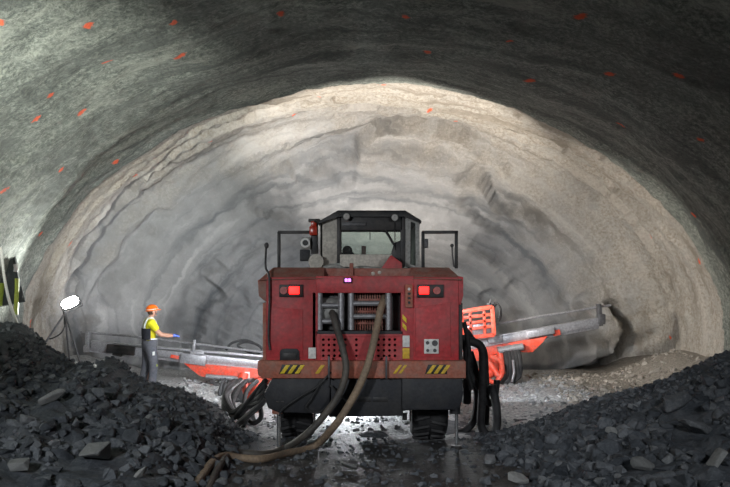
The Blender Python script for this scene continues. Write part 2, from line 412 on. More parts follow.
# ------------------------------------------------------------------ floor and muck piles
LT = [(-7.8, 2.35), (-5.9, 1.86), (-5.37, 1.77), (-5.05, 1.74), (-4.9, 1.61), (-4.7, 1.40), (-4.26, 1.16), (-4.0, 1.17), (-3.78, 1.26), (-3.6, 1.2), (-3.46, 1.04), (-3.16, .89), (-2.72, .80), (-2.43, .66), (-2.13, .48), (-1.91, .2), (-1.55, .0), (-1.2, -.2)]
RT = [(1.2, -.2), (1.6, .0), (1.99, .09), (2.43, .26), (2.87, .45), (3.24, .59), (3.6, .71), (4.04, .8), (4.49, .95), (4.78, 1.1), (5.37, 1.285), (6.4, 1.6), (7.9, 1.95)]
def floorh(x, y):
    h = .05 * fb(x * .7, y * .7, 1) + .03 * fb(x * 2.5, y * 2.5, 5)
    h += .62 * sstep(5.9, 7.7, x) * sstep(15.5, 18, y) * (1 - .35 * sstep(20.5, 22.5, y))
    h += .06 * sstep(2.2, 4.5, x) * sstep(16, 20.5, y)
    h += .5 * sstep(-5.5, -7.8, x) * sstep(14.5, 17, y)
    return h
YR = 12.5
def pileh(x, y, tb, seed):
    r = table(tb, x)
    if r <= -.19: return -.3
    if y < YR: k = lerp(.12, 1, max(0, (y - 5.0) / (YR - 5.0)) ** 1.15)
    else: k = 1 - sstep(0, 1.0 + .9 * max(r, 0), y - YR) * 1.15
    h = r * k
    am = .35 + .65 * min(1, max(0, r) * 1.5)
    d = .16 * fb(x * .8, y * .8, seed) + .10 * noise.ridged_multi_fractal(Vector((x * 1.6, y * 1.6, seed)), .9, 2.1, 4, .9, 2, noise_basis='VORONOI_F2F1') - .08
    q = max(-.02, min(d, .07))
    if y > YR - 1.5: d = q if y > YR - .4 else lerp(d, q, (y - YR + 1.5) / 1.1)
    return h + d * am
def pl(x, y): return pileh(x, y, LT, 3)
def pr_(x, y): return pileh(x, y, RT, 11)
def ground(x, y):
    h = floorh(x, y)
    if 5 < y < 15: h = max(h, pl(x, y) if x < 0 else pr_(x, y))
    return h
def rayground(px, py, off=0.0, y0=6.0):
    Y = y0
    while Y < 23:
        if PZ(py, Y) <= ground(PX(px, Y), Y) + off: break
        Y += .02
    return Vector((PX(px, Y), Y, ground(PX(px, Y), Y) + off))
def gridmesh(name, xs, ys, h, keep=None):
    vs = []; fs = []; nx = len(xs)
    hh = []
    for y in ys:
        for x in xs: z = h(x, y); vs.append((x, y, z)); hh.append(z)
    for j in range(len(ys) - 1):
        for i in range(nx - 1):
            q = (j * nx + i, j * nx + i + 1, (j + 1) * nx + i + 1, (j + 1) * nx + i)
            if keep and not any(keep(*vs[k]) for k in q): continue
            fs.append(q)
    used = sorted({k for f in fs for k in f}); mp = {k: i for i, k in enumerate(used)}
    me = bpy.data.meshes.new(name); me.from_pydata([vs[k] for k in used], [], [[mp[k] for k in f] for f in fs]); me.update(); return me
def frange(a, b, s): return [a + i * s for i in range(int(round((b - a) / s)) + 1)]
def floormat():
    m, nt, b = nodes('tunnel_floor'); L = nt.links.new
    g = N(nt, 'ShaderNodeNewGeometry'); sp = N(nt, 'ShaderNodeSeparateXYZ'); L(g.outputs['Position'], sp.inputs[0])
    def noi(s, d=8.0, r=.7):
        n = N(nt, 'ShaderNodeTexNoise', Scale=s, Detail=d, Roughness=r); L(g.outputs['Position'], n.inputs['Vector']); return n.outputs['Fac']
    mid, fine = noi(1.5), noi(16.0)
    mud = ramp(nt, fine, [(.35, (.02, .02, .021)), (.6, (.06, .06, .06)), (.8, (.13, .13, .13))]).outputs[0]
    gra = ramp(nt, fine, [(.32, (.13, .135, .14)), (.5, (.4, .41, .42)), (.66, (.7, .7, .7))]).outputs[0]
    yy = math_(nt, 'ADD', sp.outputs['Y'], math_(nt, 'MULTIPLY', math_(nt, 'SUBTRACT', mid, .5), 2.2))
    f = N(nt, 'ShaderNodeMapRange'); L(yy, f.inputs[0]); f.inputs[1].default_value = 12.75; f.inputs[2].default_value = 13.2
    xx = math_(nt, 'ADD', sp.outputs['X'], math_(nt, 'MULTIPLY', math_(nt, 'SUBTRACT', mid, .5), 2.0))
    f2 = N(nt, 'ShaderNodeMapRange'); L(xx, f2.inputs[0]); f2.inputs[1].default_value = 4.2; f2.inputs[2].default_value = 5.2
    soil = ramp(nt, fine, [(.35, (.14, .125, .105)), (.65, (.36, .33, .29))]).outputs[0]
    col = mixc(nt, f.outputs[0], mud, mixc(nt, f2.outputs[0], gra, soil))
    L(col, b.inputs['Base Color']); b.inputs['Roughness'].default_value = .6
    bp = N(nt, 'ShaderNodeBump', Strength=.7, Distance=.06); L(fine, bp.inputs['Height']); L(bp.outputs[0], b.inputs['Normal'])
    return m
me = gridmesh('floor', frange(-8.3, 8.5, .12), frange(-6, 23.6, .12), floorh)
o = obj('floor', me, floormat(), None, recentre=False); o['kind'] = 'structure'
me = gridmesh('muck_pile', frange(-7.0, -1.2, .055), frange(4.8, 15.6, .055), pl, lambda x, y, z: z > floorh(x, y) - .12)
obj('muck_pile', me, M['rock'], None, smooth=False); pile_l = bpy.data.objects['muck_pile']
tag(pile_l, 'tall heap of dark blasted rubble along the left wall, in front of the worker', 'rock pile', None, 'stuff')
me = gridmesh('muck_pile', frange(1.2, 7.0, .055), frange(4.8, 15.6, .055), pr_, lambda x, y, z: z > floorh(x, y) - .12)
pile_r = obj('muck_pile', me, M['rock'], None, smooth=False)
tag(pile_r, 'long low heap of dark blasted rubble along the right wall', 'rock pile', None, 'stuff')

def rockshape(seed, flat=1.0):
    rs = random.Random(seed); bm = B()
    sx, sy, sz = 1, rs.uniform(.55, .95), rs.uniform(.35, .75) * flat
    for _ in range(15):
        v = Vector((rs.gauss(0, 1), rs.gauss(0, 1), rs.gauss(0, 1))).normalized() * rs.uniform(.8, 1.05)
        m_ = max(abs(v.x), abs(v.y), abs(v.z)); v = v.lerp(v / m_ * .85, .55)
        bm.verts.new((v.x * sx, v.y * sy, v.z * sz))
    r = bmesh.ops.convex_hull(bm, input=bm.verts)
    bmesh.ops.delete(bm, geom=[g for g in bm.verts if not g.link_faces], context='VERTS')
    bmesh.ops.dissolve_limit(bm, angle_limit=.16, verts=bm.verts, edges=bm.edges)
    bmesh.ops.bevel(bm, geom=list(bm.edges), offset=.05, segments=1, affect='EDGES', clamp_overlap=True)
    bmesh.ops.triangulate(bm, faces=bm.faces)
    bmesh.ops.recalc_face_normals(bm, faces=bm.faces)
    return bm
KEEP = [(rayground(a, b), c / F * 11 / 2) for a, b, c in ((95, 462, 46), (52, 402, 34), (641, 470, 30), (613, 434, 17), (695, 433, 44), (676, 408, 40), (716, 465, 34), (20, 470, 30), (140, 478, 24), (518, 482, 26), (351, 470, 26))]
protos = []
for k in range(14):
    bm = rockshape(100 + k); bm.verts.ensure_lookup_table()
    protos.append(([v.co.copy() for v in bm.verts], [[v.index for v in f.verts] for f in bm.faces])); bm.free()
def scatter(name, spots, m, label, cat, sink=.35):
    vs = []; fs = []
    for (x, y, z, s) in spots:
        pv, pf = random.choice(protos); R = Euler((random.gauss(0, .45), random.gauss(0, .45), random.uniform(0, 6.3))).to_matrix(); b0 = len(vs)
        for v in pv: vs.append(R @ v * s + Vector((x, y, z + s * (.4 - sink))))
        for f in pf: fs.append([b0 + i for i in f])
    me = bpy.data.meshes.new(name); me.from_pydata(vs, [], fs); me.update()
    return tag(obj(name, me, m, None, smooth=False), label, cat, None, 'stuff')
def spots(n, xr, yr, hf, s0, s1, cond=None):
    out = []
    while len(out) < n:
        x = random.uniform(*xr); y = random.uniform(*yr)
        if abs(x) > .44 * y + .6: continue
        if cond and not cond(x, y): continue
        if yr[0] < 12 and any(math.hypot(x - p.x, (y - p.y) * (.8 if y > p.y else .45)) < r_ * 1.1 for p, r_ in KEEP): continue
        s = s0 * (s1 / s0) ** (random.random() ** 2.4)
        if yr[0] < 12 and y > YR - .8: s = min(s, .06)
        out.append((x, y, hf(x, y), s))
    return out
scatter('rubble', spots(3600, (-6.5, -1.6), (6, 13.2), pl, .03, .17, lambda x, y: pl(x, y) > floorh(x, y) - .02), M['rock'], 'small broken dark rock spread over the left heap', 'rubble')
scatter('rubble', spots(3900, (1.7, 6.5), (6, 13.2), pr_, .03, .19, lambda x, y: pr_(x, y) > floorh(x, y) - .02), M['rock'], 'small broken dark rock spread over the right heap', 'rubble')
scatter('mud_clods', spots(700, (-2.4, 2.6), (8.6, 12.9), floorh, .02, .09, lambda x, y: ground(x, y) < floorh(x, y) + .02), M['rock'], 'dark clods of mud and stone on the floor behind the rig', 'rubble')
scatter('gravel', spots(2600, (-4.5, 5.0), (13.3, 21.0), floorh, .025, .10), M['gravel'], 'pale wet gravel covering the floor under and ahead of the rig', 'gravel')
scatter('debris', spots(1500, (4.0, 7.6), (15.0, 21.6), floorh, .02, .12), M['debris'], 'pale crumbs of rock at the foot of the right wall', 'gravel')

# larger loose rocks, each an object of its own
rock_me = []
for k in range(10):
    bm = rockshape(300 + k); me = bpy.data.meshes.new('loose_rock'); bm.to_mesh(me); bm.free(); rock_me.append(me)
rock_me_p = [me.copy() for me in rock_me]
for me in rock_me: me.materials.append(M['rock1'])
for me in rock_me_p: me.materials.append(M['rockp'])
def rock(px, py, wpx, label, group=None, pale=False, k=None, rot=None, flat=1.0):
    p = rayground(px, py); s = wpx / F * p.y / 2
    me = (rock_me_p if pale else rock_me)[random.randrange(10) if k is None else k]
    o = bpy.data.objects.new('loose_rock', me); C.objects.link(o)
    o.location = p + Vector((0, 0, (.12 if group else .3) * s)); o.scale = (s, s, s * flat)
    o.rotation_euler = rot or (random.gauss(0, .3), random.gauss(0, .3), random.uniform(0, 6.3))
    return tag(o, label, 'rock', group)
rock(95, 462, 46, 'big pale grey block low on the left heap, near the bottom edge of the picture', pale=True, k=2)
rock(52, 402, 34, 'flat grey slab high on the left heap, below the floodlight tripod', pale=True, k=4, flat=.7)
rock(641, 470, 30, 'pale rounded boulder at the foot of the right heap', pale=True, k=5)
rock(613, 434, 17, 'small pale boulder halfway up the right heap', pale=True, k=1)
rock(695, 433, 44, 'broad dark slab with a shaded underside on the right heap', k=7, flat=.6)
rock(676, 408, 40, 'long tilted slab near the top of the right heap', k=3, rot=(.3, -.35, .4), flat=.6)
rock(716, 465, 34, 'pale flat slab at the lower right corner of the right heap', pale=True, k=8, flat=.6)
rock(20, 470, 30, 'grey block in the bottom left corner of the left heap', pale=True, k=6)
rock(140, 478, 24, 'grey stone at the bottom of the left heap, right of the big pale block', pale=True, k=9)
rock(518, 482, 26, 'grey flat stone at the bottom of the right heap, left of the pale boulder', pale=True, k=0)
rock(351, 470, 26, 'flat grey stone on the muddy floor behind the rig', pale=True, k=4, flat=.5)
o = rock(374, 441, 34, 'low dark boulder on the floor between the rear wheels', k=2, flat=.45, rot=(0, 0, .3))
def many(n, poly, group, label, szs):
    t = 0; used = [(a, b, c * 1.5) for a, b, c in ((95, 462, 46), (52, 402, 34), (641, 470, 30), (613, 434, 17), (695, 433, 44), (676, 408, 40), (716, 465, 34), (20, 470, 30), (140, 478, 24), (518, 482, 26), (351, 470, 26))]; tries = 0
    while t < n:
        px = random.uniform(poly[0], poly[1]); py = random.uniform(poly[2], 486)
        tries += 1; tight = max(.25, 1 - tries / 4000)
        s = random.uniform(*szs) * tight * (.7 + .5 * (py - 340) / 147)
        sky = table([(0, 335), (45, 358), (108, 370), (150, 394), (200, 408), (235, 438), (262, 450)], px) if px < 300 else table([(470, 455), (530, 435), (585, 412), (640, 398), (690, 378), (730, 366)], px)
        if py < sky + s * .5 or any(abs(px - a) < (s + c) * .42 and abs(py - b) < (s + c) * .3 for a, b, c in used): continue
        used.append((px, py, s)); rock(px, py, s, label, group); t += 1
many(75, (0, 240, 335), 'loose rocks on the left heap', 'dark grey angular rock lying on the left rubble heap', (11, 30))
many(105, (480, 730, 350), 'loose rocks on the right heap', 'dark grey angular rock lying on the right rubble heap', (11, 32))

# ------------------------------------------------------------------ drilling rig
YB = 12.0
def x(px): return PX(px, YB)
def z(py): return PZ(py, YB)
def poly(pts, Y=YB): return [(PX(a, Y), PZ(b, Y)) for a, b in pts]
rig = empty('drilling_rig', (-.03, 14.5, 0), 'big red tunnel drilling rig seen from behind with lit red tail lights', 'drilling rig')
def part(name, bm, m, parent=rig, label=None, smooth=True): return obj(name, bm, M[m] if isinstance(m, str) else m, parent, smooth, label)

# engine covers left and right of the central bay
for side, (xa, xb, xo) in enumerate(((266, 317, 262), (413, 459, 462))):
    bm = B(); lo, hi = sorted((x(xa), x(xb)))
    box(bm, lo, hi, 12.0, 14.6, z(361), z(277), .02)
    ec = part('engine_cover', bm, 'red')
    bm = B(); hz = PZ(267.5, 12.35)
    xe, xt, xi = (x(258.5), PX(273, 12.35), x(324)) if side == 0 else (x(463), PX(449, 12.35), x(412))
    vv = [bm.verts.new(p) for p in ((xe, 11.97, z(280.5)), (xi, 11.97, z(279)), (xi, 14.62, z(279)), (xe, 14.62, z(280.5)), (xt, 12.35, hz), (xi, 12.3, hz), (xi, 14.5, hz), (xt, 14.5, hz))]
    bev(bm, [bm.faces.new([vv[k] for k in q]) for q in ((0, 1, 2, 3), (7, 6, 5, 4), (0, 4, 5, 1), (1, 5, 6, 2), (2, 6, 7, 3), (3, 7, 4, 0))], .012)
    part('hood_plate', bm, 'dusty', label='dusty brownish hood plate')
    bm = B()
    if side == 0: prism(bm, poly([(257.5, 280), (267, 277.5), (267, 303), (258.5, 296)]), 12.02, 13.6, .01)
    else: prism(bm, poly([(458, 276), (463.5, 277), (463.5, 296), (461, 305), (455, 303)]), 12.02, 13.6, .01)
    part('side_flange', bm, 'dusty' if side == 0 else 'red')
    # panel joints / door
    bm = B()
    if side == 0: prism(bm, poly([(271, 307), (303, 309.5), (303, 357), (270, 357)]), 11.985, 12.02, .006)
    else: prism(bm, poly([(415.5, 308), (450, 302.5), (451, 357), (415.5, 357)]), 11.985, 12.02, .006)
    dr = part('access_door', bm, 'red', ec)
    # tail lamp housing
    bm = B()
    if side == 0: box(bm, x(279.5), x(303), 11.96, 12.03, z(297), z(284.5), .006)
    else: box(bm, x(417), x(443.5), 11.96, 12.03, z(297.5), z(284.5), .006)
    tl = part('tail_lamp', bm, 'black', label='black tail lamp housing')
    bm = B(); a, b = ((289.5, 299.5), (419, 428.5))[side]
    box(bm, x(a), x(b), 11.93, 11.99, z(294), z(286.5), .006); part('red_lens', bm, 'tailred', tl, 'glowing red lens')
    bm = B(); cxp = (284, 436.5)[side]
    cyl(bm, (x(cxp), 11.925, z(290.5)), (x(cxp), 11.99, z(290.5)), .052, 20); part('round_lens', bm, 'rlens', tl, 'unlit round lens')
    # dark trim along the outer edge
    bm = B()
    if side == 0: box(bm, x(262.5), x(266.5), 12.03, 13.6, z(378), z(303), .006)
    else: box(bm, x(457.5), x(463), 12.05, 13.6, z(378), z(303), .006)
    part('corner_post', bm, 'rust' if side == 0 else 'black')
# hatch handle recess (left)
bm = B(); pts = []
for (cxp, cyp, a0) in ((284, 352.5, 180), (295.5, 352.5, 90)):
    for k in range(5):
        an = math.radians(a0 - k * 22.5); pts.append((cxp + 4 * math.cos(an), cyp - 4 * math.sin(an)))
pts += [(299.5, 361), (280, 361)]
prism(bm, poly(pts), 11.965, 12.02, .004); hr = part('hatch_recess', bm, 'navy', label='dark rounded hatch opening')
bm = B(); box(bm, x(282.5), x(297), 11.952, 11.98, z(360), z(352.5), .004); part('hatch_flap', bm, 'black', hr)
bm = B(); box(bm, x(308.5), x(316), 11.975, 12.01, z(358.5), z(347.5), .003); part('data_plate', bm, 'white', label='small pale plate beside the perforated panel')
# socket plate (right)
bm = B(); box(bm, x(424), x(438.5), 11.965, 12.01, z(353.5), z(339), .004); so = part('socket_plate', bm, 'white', label='white square plate with four dark sockets')
for (a, b, r) in ((427.3, 342.6, .025), (434.6, 343, .042), (427.5, 350.3, .022), (434.6, 350.3, .025)):
    bm = B(); cyl(bm, (x(a), 11.95, z(b)), (x(a), 11.99, z(b)), r, 14); part('socket', bm, 'darkgrey', so)
# labels
bm = B(); box(bm, x(402.5), x(409.5), 11.975, 12.02, z(347), z(335.5), .002); part('notice_label', bm, 'white', label='white notice label')
bm = B(); box(bm, x(402.5), x(409.5), 11.975, 12.02, z(358.5), z(348), .002); part('notice_label', bm, 'yellow', label='yellow notice label')
# right column of the bay
bm = B(); box(bm, x(401), x(413.5), 12.0, 12.5, z(361), z(292), .01); part('bay_post', bm, 'red')
bm = B(); box(bm, x(312), x(318), 12.0, 12.5, z(361), z(292), .01); part('bay_post', bm, 'red')
bm = B(); box(bm, x(405), x(412.5), 11.93, 12.0, z(307.5), z(284.5), .012); sw = part('switch_strip', bm, 'rust', label='worn reddish switch strip')
for yy in (289, 293.5, 298, 302.5):
    bm = B(); cyl(bm, (x(408.8), 11.91, z(yy)), (x(408.8), 11.94, z(yy)), .02, 10); part('switch', bm, 'black' if yy > 292 else 'white', sw)
bm = B()
for b0 in (316, 324): prism(bm, poly([(402.5, b0 - 2), (406.5, b0 + 2.5), (406.5, b0 + 7), (402.5, b0 + 3)]), 11.985, 12.01, .001)
part('hazard_stripe', bm, 'hyellow', label='yellow hazard stripes on the bay post')
# cross beam above bay
bm = B(); box(bm, x(316), x(414), 11.99, 12.5, z(293), z(276), .012); cb = part('cross_beam', bm, 'red')
bm = B(); box(bm, x(343.5), x(352), 11.95, 12.0, z(283), z(277.5), .004); pb = part('indicator_lamp', bm, 'black')
for a in (346.3, 349.6):
    bm = B(); box(bm, x(a - 1.3), x(a + 1.3), 11.94, 11.97, z(281.7), z(278.7), .003); part('indicator_lens', bm, 'purple', pb, 'glowing purple lens')
# bay: dark recess, cooler grille, guard bars
bm = B(); box(bm, x(316), x(403), 12.62, 12.7, z(336), z(290), .004); part('bay_back', bm, 'black')
bm = B(); box(bm, x(316), x(403), 12.0, 12.7, z(336), z(331), .004); part('bay_floor', bm, 'navy')
bm = B()
for k in range(15): box(bm, x(352 + k * 2.5), x(353.3 + k * 2.5), 12.2, 12.34, z(331), z(294), .002)
for yy in (300, 312, 324): box(bm, x(351), x(389), 12.18, 12.24, z(yy + 1), z(yy - 1), .002)
part('cooler_grille', bm, 'dusty', label='grey cooler grille with upright fins')
bm = B(); cyl(bm, (x(322), 12.3, z(312)), (x(339), 12.3, z(312)), .20, 20); part('hose_drum', bm, 'cabgrey')
def guard(xs, cross, r=.045):
    bm = B()
    for a in xs: tube(bm, [(x(a), 12.04, z(330)), (x(a), 12.04, z(293))], r, 12)
    for yy in cross: tube(bm, [(x(xs[0]), 12.05, z(yy)), (x(xs[-1]), 12.05, z(yy))], r * .85, 12)
    return part('guard_bars', bm, 'grey', label='grey tubular guard bars')
guard((319.5, 341), (305.5, 321.5)); guard((351, 388.5), (303.5, 316.5))
# perforated panel
bm = B(); cw = 5.5; x0 = 320.65; ncol = 15; rowsy = [339.5, 344.9, 350.3, 355.7]
holes = {0, 1, 2, 3, 4, 6, 9, 10, 11, 12, 13}
for ci in range(ncol):
    for ry in rowsy:
        cx_, cy_ = x0 + cw * (ci + .5), ry; h_ = cw / 2; hv = 2.7
        outer = [(cx_ + dx * h_, cy_ + dy * hv) for dx, dy in ((1, 0), (1, 1), (0, 1), (-1, 1), (-1, 0), (-1, -1), (0, -1), (1, -1))]
        if ci in holes:
            inner = [(cx_ + 1.45 * math.cos(k * PI / 4), cy_ + 1.45 * math.sin(k * PI / 4)) for k in range(8)]
            for yp, yq in ((11.985, 12.02),):
                vo = [bm.verts.new((x(a), yp, z(b))) for a, b in outer]; vi = [bm.verts.new((x(a), yp, z(b))) for a, b in inner]; vd = [bm.verts.new((x(a), yq, z(b))) for a, b in inner]
                for k in range(8):
                    bm.faces.new((vo[k], vo[(k + 1) % 8], vi[(k + 1) % 8], vi[k])); bm.faces.new((vi[k], vi[(k + 1) % 8], vd[(k + 1) % 8], vd[k]))
        else: bm.faces.new([bm.verts.new((x(a), 11.985, z(b))) for a, b in outer])
bmesh.ops.remove_doubles(bm, verts=bm.verts, dist=.0008)
for (a, b, c, d) in ((317, 321, 334, 361), (402, 403.2, 334, 361), (320.5, 402.5, 334, 337), (320.5, 402.5, 358.2, 361)): box(bm, x(a), x(b), 11.98, 12.02, z(d), z(c), .002)
part('perforated_panel', bm, 'red', label='red panel with rows of round holes')
bm = B(); box(bm, x(316), x(404), 12.12, 12.16, z(361), z(333), .004); part('panel_backing', bm, 'black')
# bumper
bm = B(); prism(bm, poly([(257.5, 361), (466, 361), (466, 378.5), (262, 378.5), (257.5, 374)], 11.85), 11.85, 12.5, .015); bu = part('bumper', bm, 'rust', label='rusty orange red bumper beam')
def stripes(c0, n, wid, mm, Yp=11.842):
    bm = B()
    for k in range(n):
        a = c0 + k * wid * 1.75
        prism(bm, poly([(a, 373.5), (a + 6, 365), (a + 6 + wid, 365), (a + wid, 373.5)], 11.85), Yp - .004, 11.86, .001)
    return part('hazard_stripe', bm, mm, bu, 'yellow slanting hazard stripes')
bm = B(); prism(bm, poly([(279, 374), (300, 374), (303, 364.5), (282, 364.5)], 11.85), 11.844, 11.86, .001); part('hazard_base', bm, 'black', bu)
bm = B(); prism(bm, poly([(425, 374), (447, 374), (447, 364.5), (428, 364.5)], 11.85), 11.844, 11.86, .001); part('hazard_base', bm, 'black', bu)
stripes(280, 3, 4.2, 'hyellow'); stripes(426.5, 3, 4.0, 'yellow'); stripes(315, 1, 4, 'yellow'); stripes(393, 2, 3, 'yellow')
bm = B(); 
for a in (328.5, 385): box(bm, x(a), x(a + 2), 11.78, 11.85, z(377), z(355), .004)
part('tow_lug', bm, 'darkgrey', bu)
# lower counterweight
bm = B(); prism(bm, poly([(272, 378), (330, 378), (330, 414), (278, 412.5), (268, 408), (264, 394)], 11.9), 11.9, 12.42, .015)
prism(bm, poly([(402, 378), (462, 378), (463.5, 392), (461, 406), (455, 410), (402, 410)], 11.9), 11.9, 12.42, .015)
prism(bm, poly([(329, 378), (403, 378), (403, 416), (329, 417)], 11.95), 11.95, 12.5, .012); cw_ = part('counterweight', bm, 'navy', label='dark steel counterweight block')
for (a, b, c, d) in ((356, 371, 397, 402), (373, 388, 397, 402), (276, 279, 401, 403), (281, 284, 401, 403)):
    bm = B(); Ys = 11.9 if a < 300 else 11.95; box(bm, PX(a, Ys), PX(b, Ys), Ys - .008, Ys + .02, PZ(d, Ys), PZ(c, Ys), .003); part('slot', bm, 'black', cw_)
bm = B()
cyl(bm, (PX(405, 12), 12.1, PZ(414, 12)), (PX(405, 12), 12.1, PZ(421, 12)), .035, 10); part('drain_plug', bm, 'black', cw_)
# chassis, deck and front body
bm = B(); box(bm, -.95, .92, 12.45, 17.6, .55, 1.35, .03); part('chassis', bm, 'navy')
bm = B(); box(bm, -.62, .62, 12.3, 14.6, 1.35, 2.36, .02); part('engine_block', bm, 'black')
bm = B(); box(bm, -1.1, 1.05, 14.6, 17.2, 1.35, 2.2, .03); box(bm, -.8, .8, 17.2, 17.9, .7, 1.7, .03); part('front_body', bm, 'red')
bm = B(); box(bm, x(321), x(414), 12.3, 13.32, 2.35, PZ(268.5, 12.5), .01); dk = part('deck', bm, 'dusty', label='dusty red deck behind the cab')
bm = B(); prism(bm, [(PX(380, 12.9), PZ(270, 12.9)), (PX(391, 12.9), PZ(255, 12.9)), (PX(402, 12.9), PZ(263, 12.9)), (PX(402, 12.9), PZ(272, 12.9))], 12.85, 13.2, .01); part('deck_box', bm, 'red', dk)
bm = B(); box(bm, PX(325, 12.8), PX(380, 12.8), 12.75, 13.1, PZ(272, 12.8), PZ(268, 12.8), .02); part('deck_pipe_tray', bm, 'red', dk)
bm = B(); tube(bm, spline([(PX(324, 12.7), 12.7, PZ(268, 12.7)), (PX(335, 12.7), 12.68, PZ(266, 12.7)), (PX(347, 12.7), 12.7, PZ(270, 12.7)), (PX(362, 12.7), 12.7, PZ(268, 12.7)), (PX(380, 12.7), 12.72, PZ(270, 12.7))]), .035, 10); part('deck_hose', bm, 'cabgrey', dk)
for a, b in ((373, 273.5), (379.5, 272.5)):
    bm = B(); ball(bm, (PX(a, 12.3), 12.32, PZ(b, 12.3)), .035, 2); cyl(bm, (PX(a, 12.3), 12.32, PZ(b, 12.3) - .06), (PX(a, 12.3), 12.32, PZ(b, 12.3)), .018, 8); part('filler_cap', bm, 'beige', dk)
bm = B(); box(bm, PX(349.5, 12.3), PX(353.5, 12.3), 12.25, 12.32, PZ(279, 12.3), PZ(263, 12.3), .01); part('lamp_bracket', bm, 'dusty', dk)
# wheels
def wheel(cx_, cy_, wd, r, out):
    bm = B(); n = 40; prof_ = [(-wd / 2, r * .62), (-wd / 2, r * .86), (-wd * .44, r * .95), (-wd * .3, r), (wd * .3, r), (wd * .44, r * .95), (wd / 2, r * .86), (wd / 2, r * .62)]
    rg = []
    for k in range(n):
        a = 2 * PI * k / n
        rg.append([bm.verts.new((cx_ + dx, cy_ + math.cos(a) * rr, r + math.sin(a) * rr)) for dx, rr in prof_])
    for k in range(n):
        for q in range(len(prof_)): bm.faces.new((rg[k][q], rg[(k + 1) % n][q], rg[(k + 1) % n][(q + 1) % 8], rg[k][(q + 1) % 8]))
    for k in range(0, n):                                     # chevron lugs
        a = 2 * PI * k / n; s_ = 1 if k % 2 else -1
        c = Vector((cx_ + s_ * wd * .22, cy_ + math.cos(a) * (r + .008), r + math.sin(a) * (r + .008))); t = Vector((0, -math.sin(a), math.cos(a))); nn = Vector((0, math.cos(a), math.sin(a)))
        bar(bm, c - Vector((wd * .2 * s_, 0, 0)) - t * .03, c + Vector((wd * .22 * s_, 0, 0)) + t * .03, .05, .035, .004)
    w = part('wheel', bm, 'rubber')
    bm = B(); cyl(bm, (cx_ - wd * .45, cy_, r), (cx_ + wd * .45, cy_, r), r * .62, 28); cyl(bm, (cx_, cy_, r), (cx_ + out * wd * .56, cy_, r), r * .3, 18); part('hub', bm, 'red', w)
for cy_ in (12.98, 16.3):
    wheel(PX(296, 12.6), cy_, .5, .52, -1); wheel(PX(430, 12.6), cy_, .54, .52, 1)
for cy_ in (12.98, 16.3):
    bm = B(); cyl(bm, (-.85, cy_, .52), (.8, cy_, .52), .12, 16); ball(bm, (0, cy_, .52), .2, 2); part('axle', bm, 'navy')
# stabiliser jacks
for px, side in ((277, 0), (455.5, 1)):
    Yj = 12.0 if side == 0 else 12.1; X_ = PX(px, Yj)
    bm = B(); cyl(bm, (X_, Yj + .05, PZ(414, Yj)), (X_, Yj + .05, PZ(396, Yj)), .075, 16); jk = part('jack', bm, 'rust' if side == 0 else 'navy')
    bm = B(); g0 = ground(X_, Yj + .05); cyl(bm, (X_ + .02, Yj + .05, g0 + .03), (X_ + .02, Yj + .05, PZ(412, Yj)), .03 if side == 0 else .024, 14); part('piston', bm, 'silver', jk, 'shiny steel piston')
    bm = B(); cyl(bm, (X_ + .02, Yj + .05, g0 - .03), (X_ + .02, Yj + .05, g0 + .05), .11, 16, .07); part('foot_pad', bm, 'black', jk)
# hanging thin cables along the counterweight
for pts in (([(331, 372), (318, 386), (300, 397), (283, 409), (279, 416)]), ([(322, 380), (312, 398), (306, 408), (318, 413), (330, 404)]), ([(330, 385), (345, 400), (352, 408), (340, 416)])):
    bm = B(); tube(bm, spline([P(a, b, 11.84) for a, b in pts]), .014, 7); part('hydraulic_hose', bm, 'rubber')

# cab
YC = 13.3
def cp(pts, Y=YC): return [(PX(a, Y), PZ(b, Y)) for a, b in pts]
bm = B(); prism(bm, cp([(317, 223), (338, 211), (405, 211), (421, 221), (421, 223.5), (404, 216.5), (339, 216.5), (319, 225)]), 13.18, 15.5, .012); roof = part('cab_roof', bm, 'black', label='dark cab roof')
bm = B(); prism(bm, cp([(320, 223), (338, 214.5), (338, 262), (320, 269)]), 13.3, 13.38, .006)
prism(bm, cp([(320, 223), (322.5, 222), (322.5, 269), (320, 269)]), 13.3, 15.4, .004)
lp = part('cab_panel', bm, 'beige', label='beige left cab panel')
bm = B(); prism(bm, cp([(404.5, 216), (419.5, 222.5), (419.5, 269), (415.5, 269), (415.5, 223), (410.5, 221), (410.5, 268), (404.5, 266)]), 13.3, 13.38, .004)
prism(bm, cp([(410, 264), (416, 266), (416, 269), (410, 269)]), 13.3, 13.38, .003)
prism(bm, cp([(418, 222), (420, 223), (420, 269), (418, 269)]), 13.9, 15.4, .003)
part('cab_panel', bm, 'cabgrey', label='grey right cab panel')
bm = B(); box(bm, PX(410.5, YC), PX(415.5, YC), 13.33, 13.35, PZ(268, YC), PZ(222, YC), .001); part('corner_window', bm, 'glass')
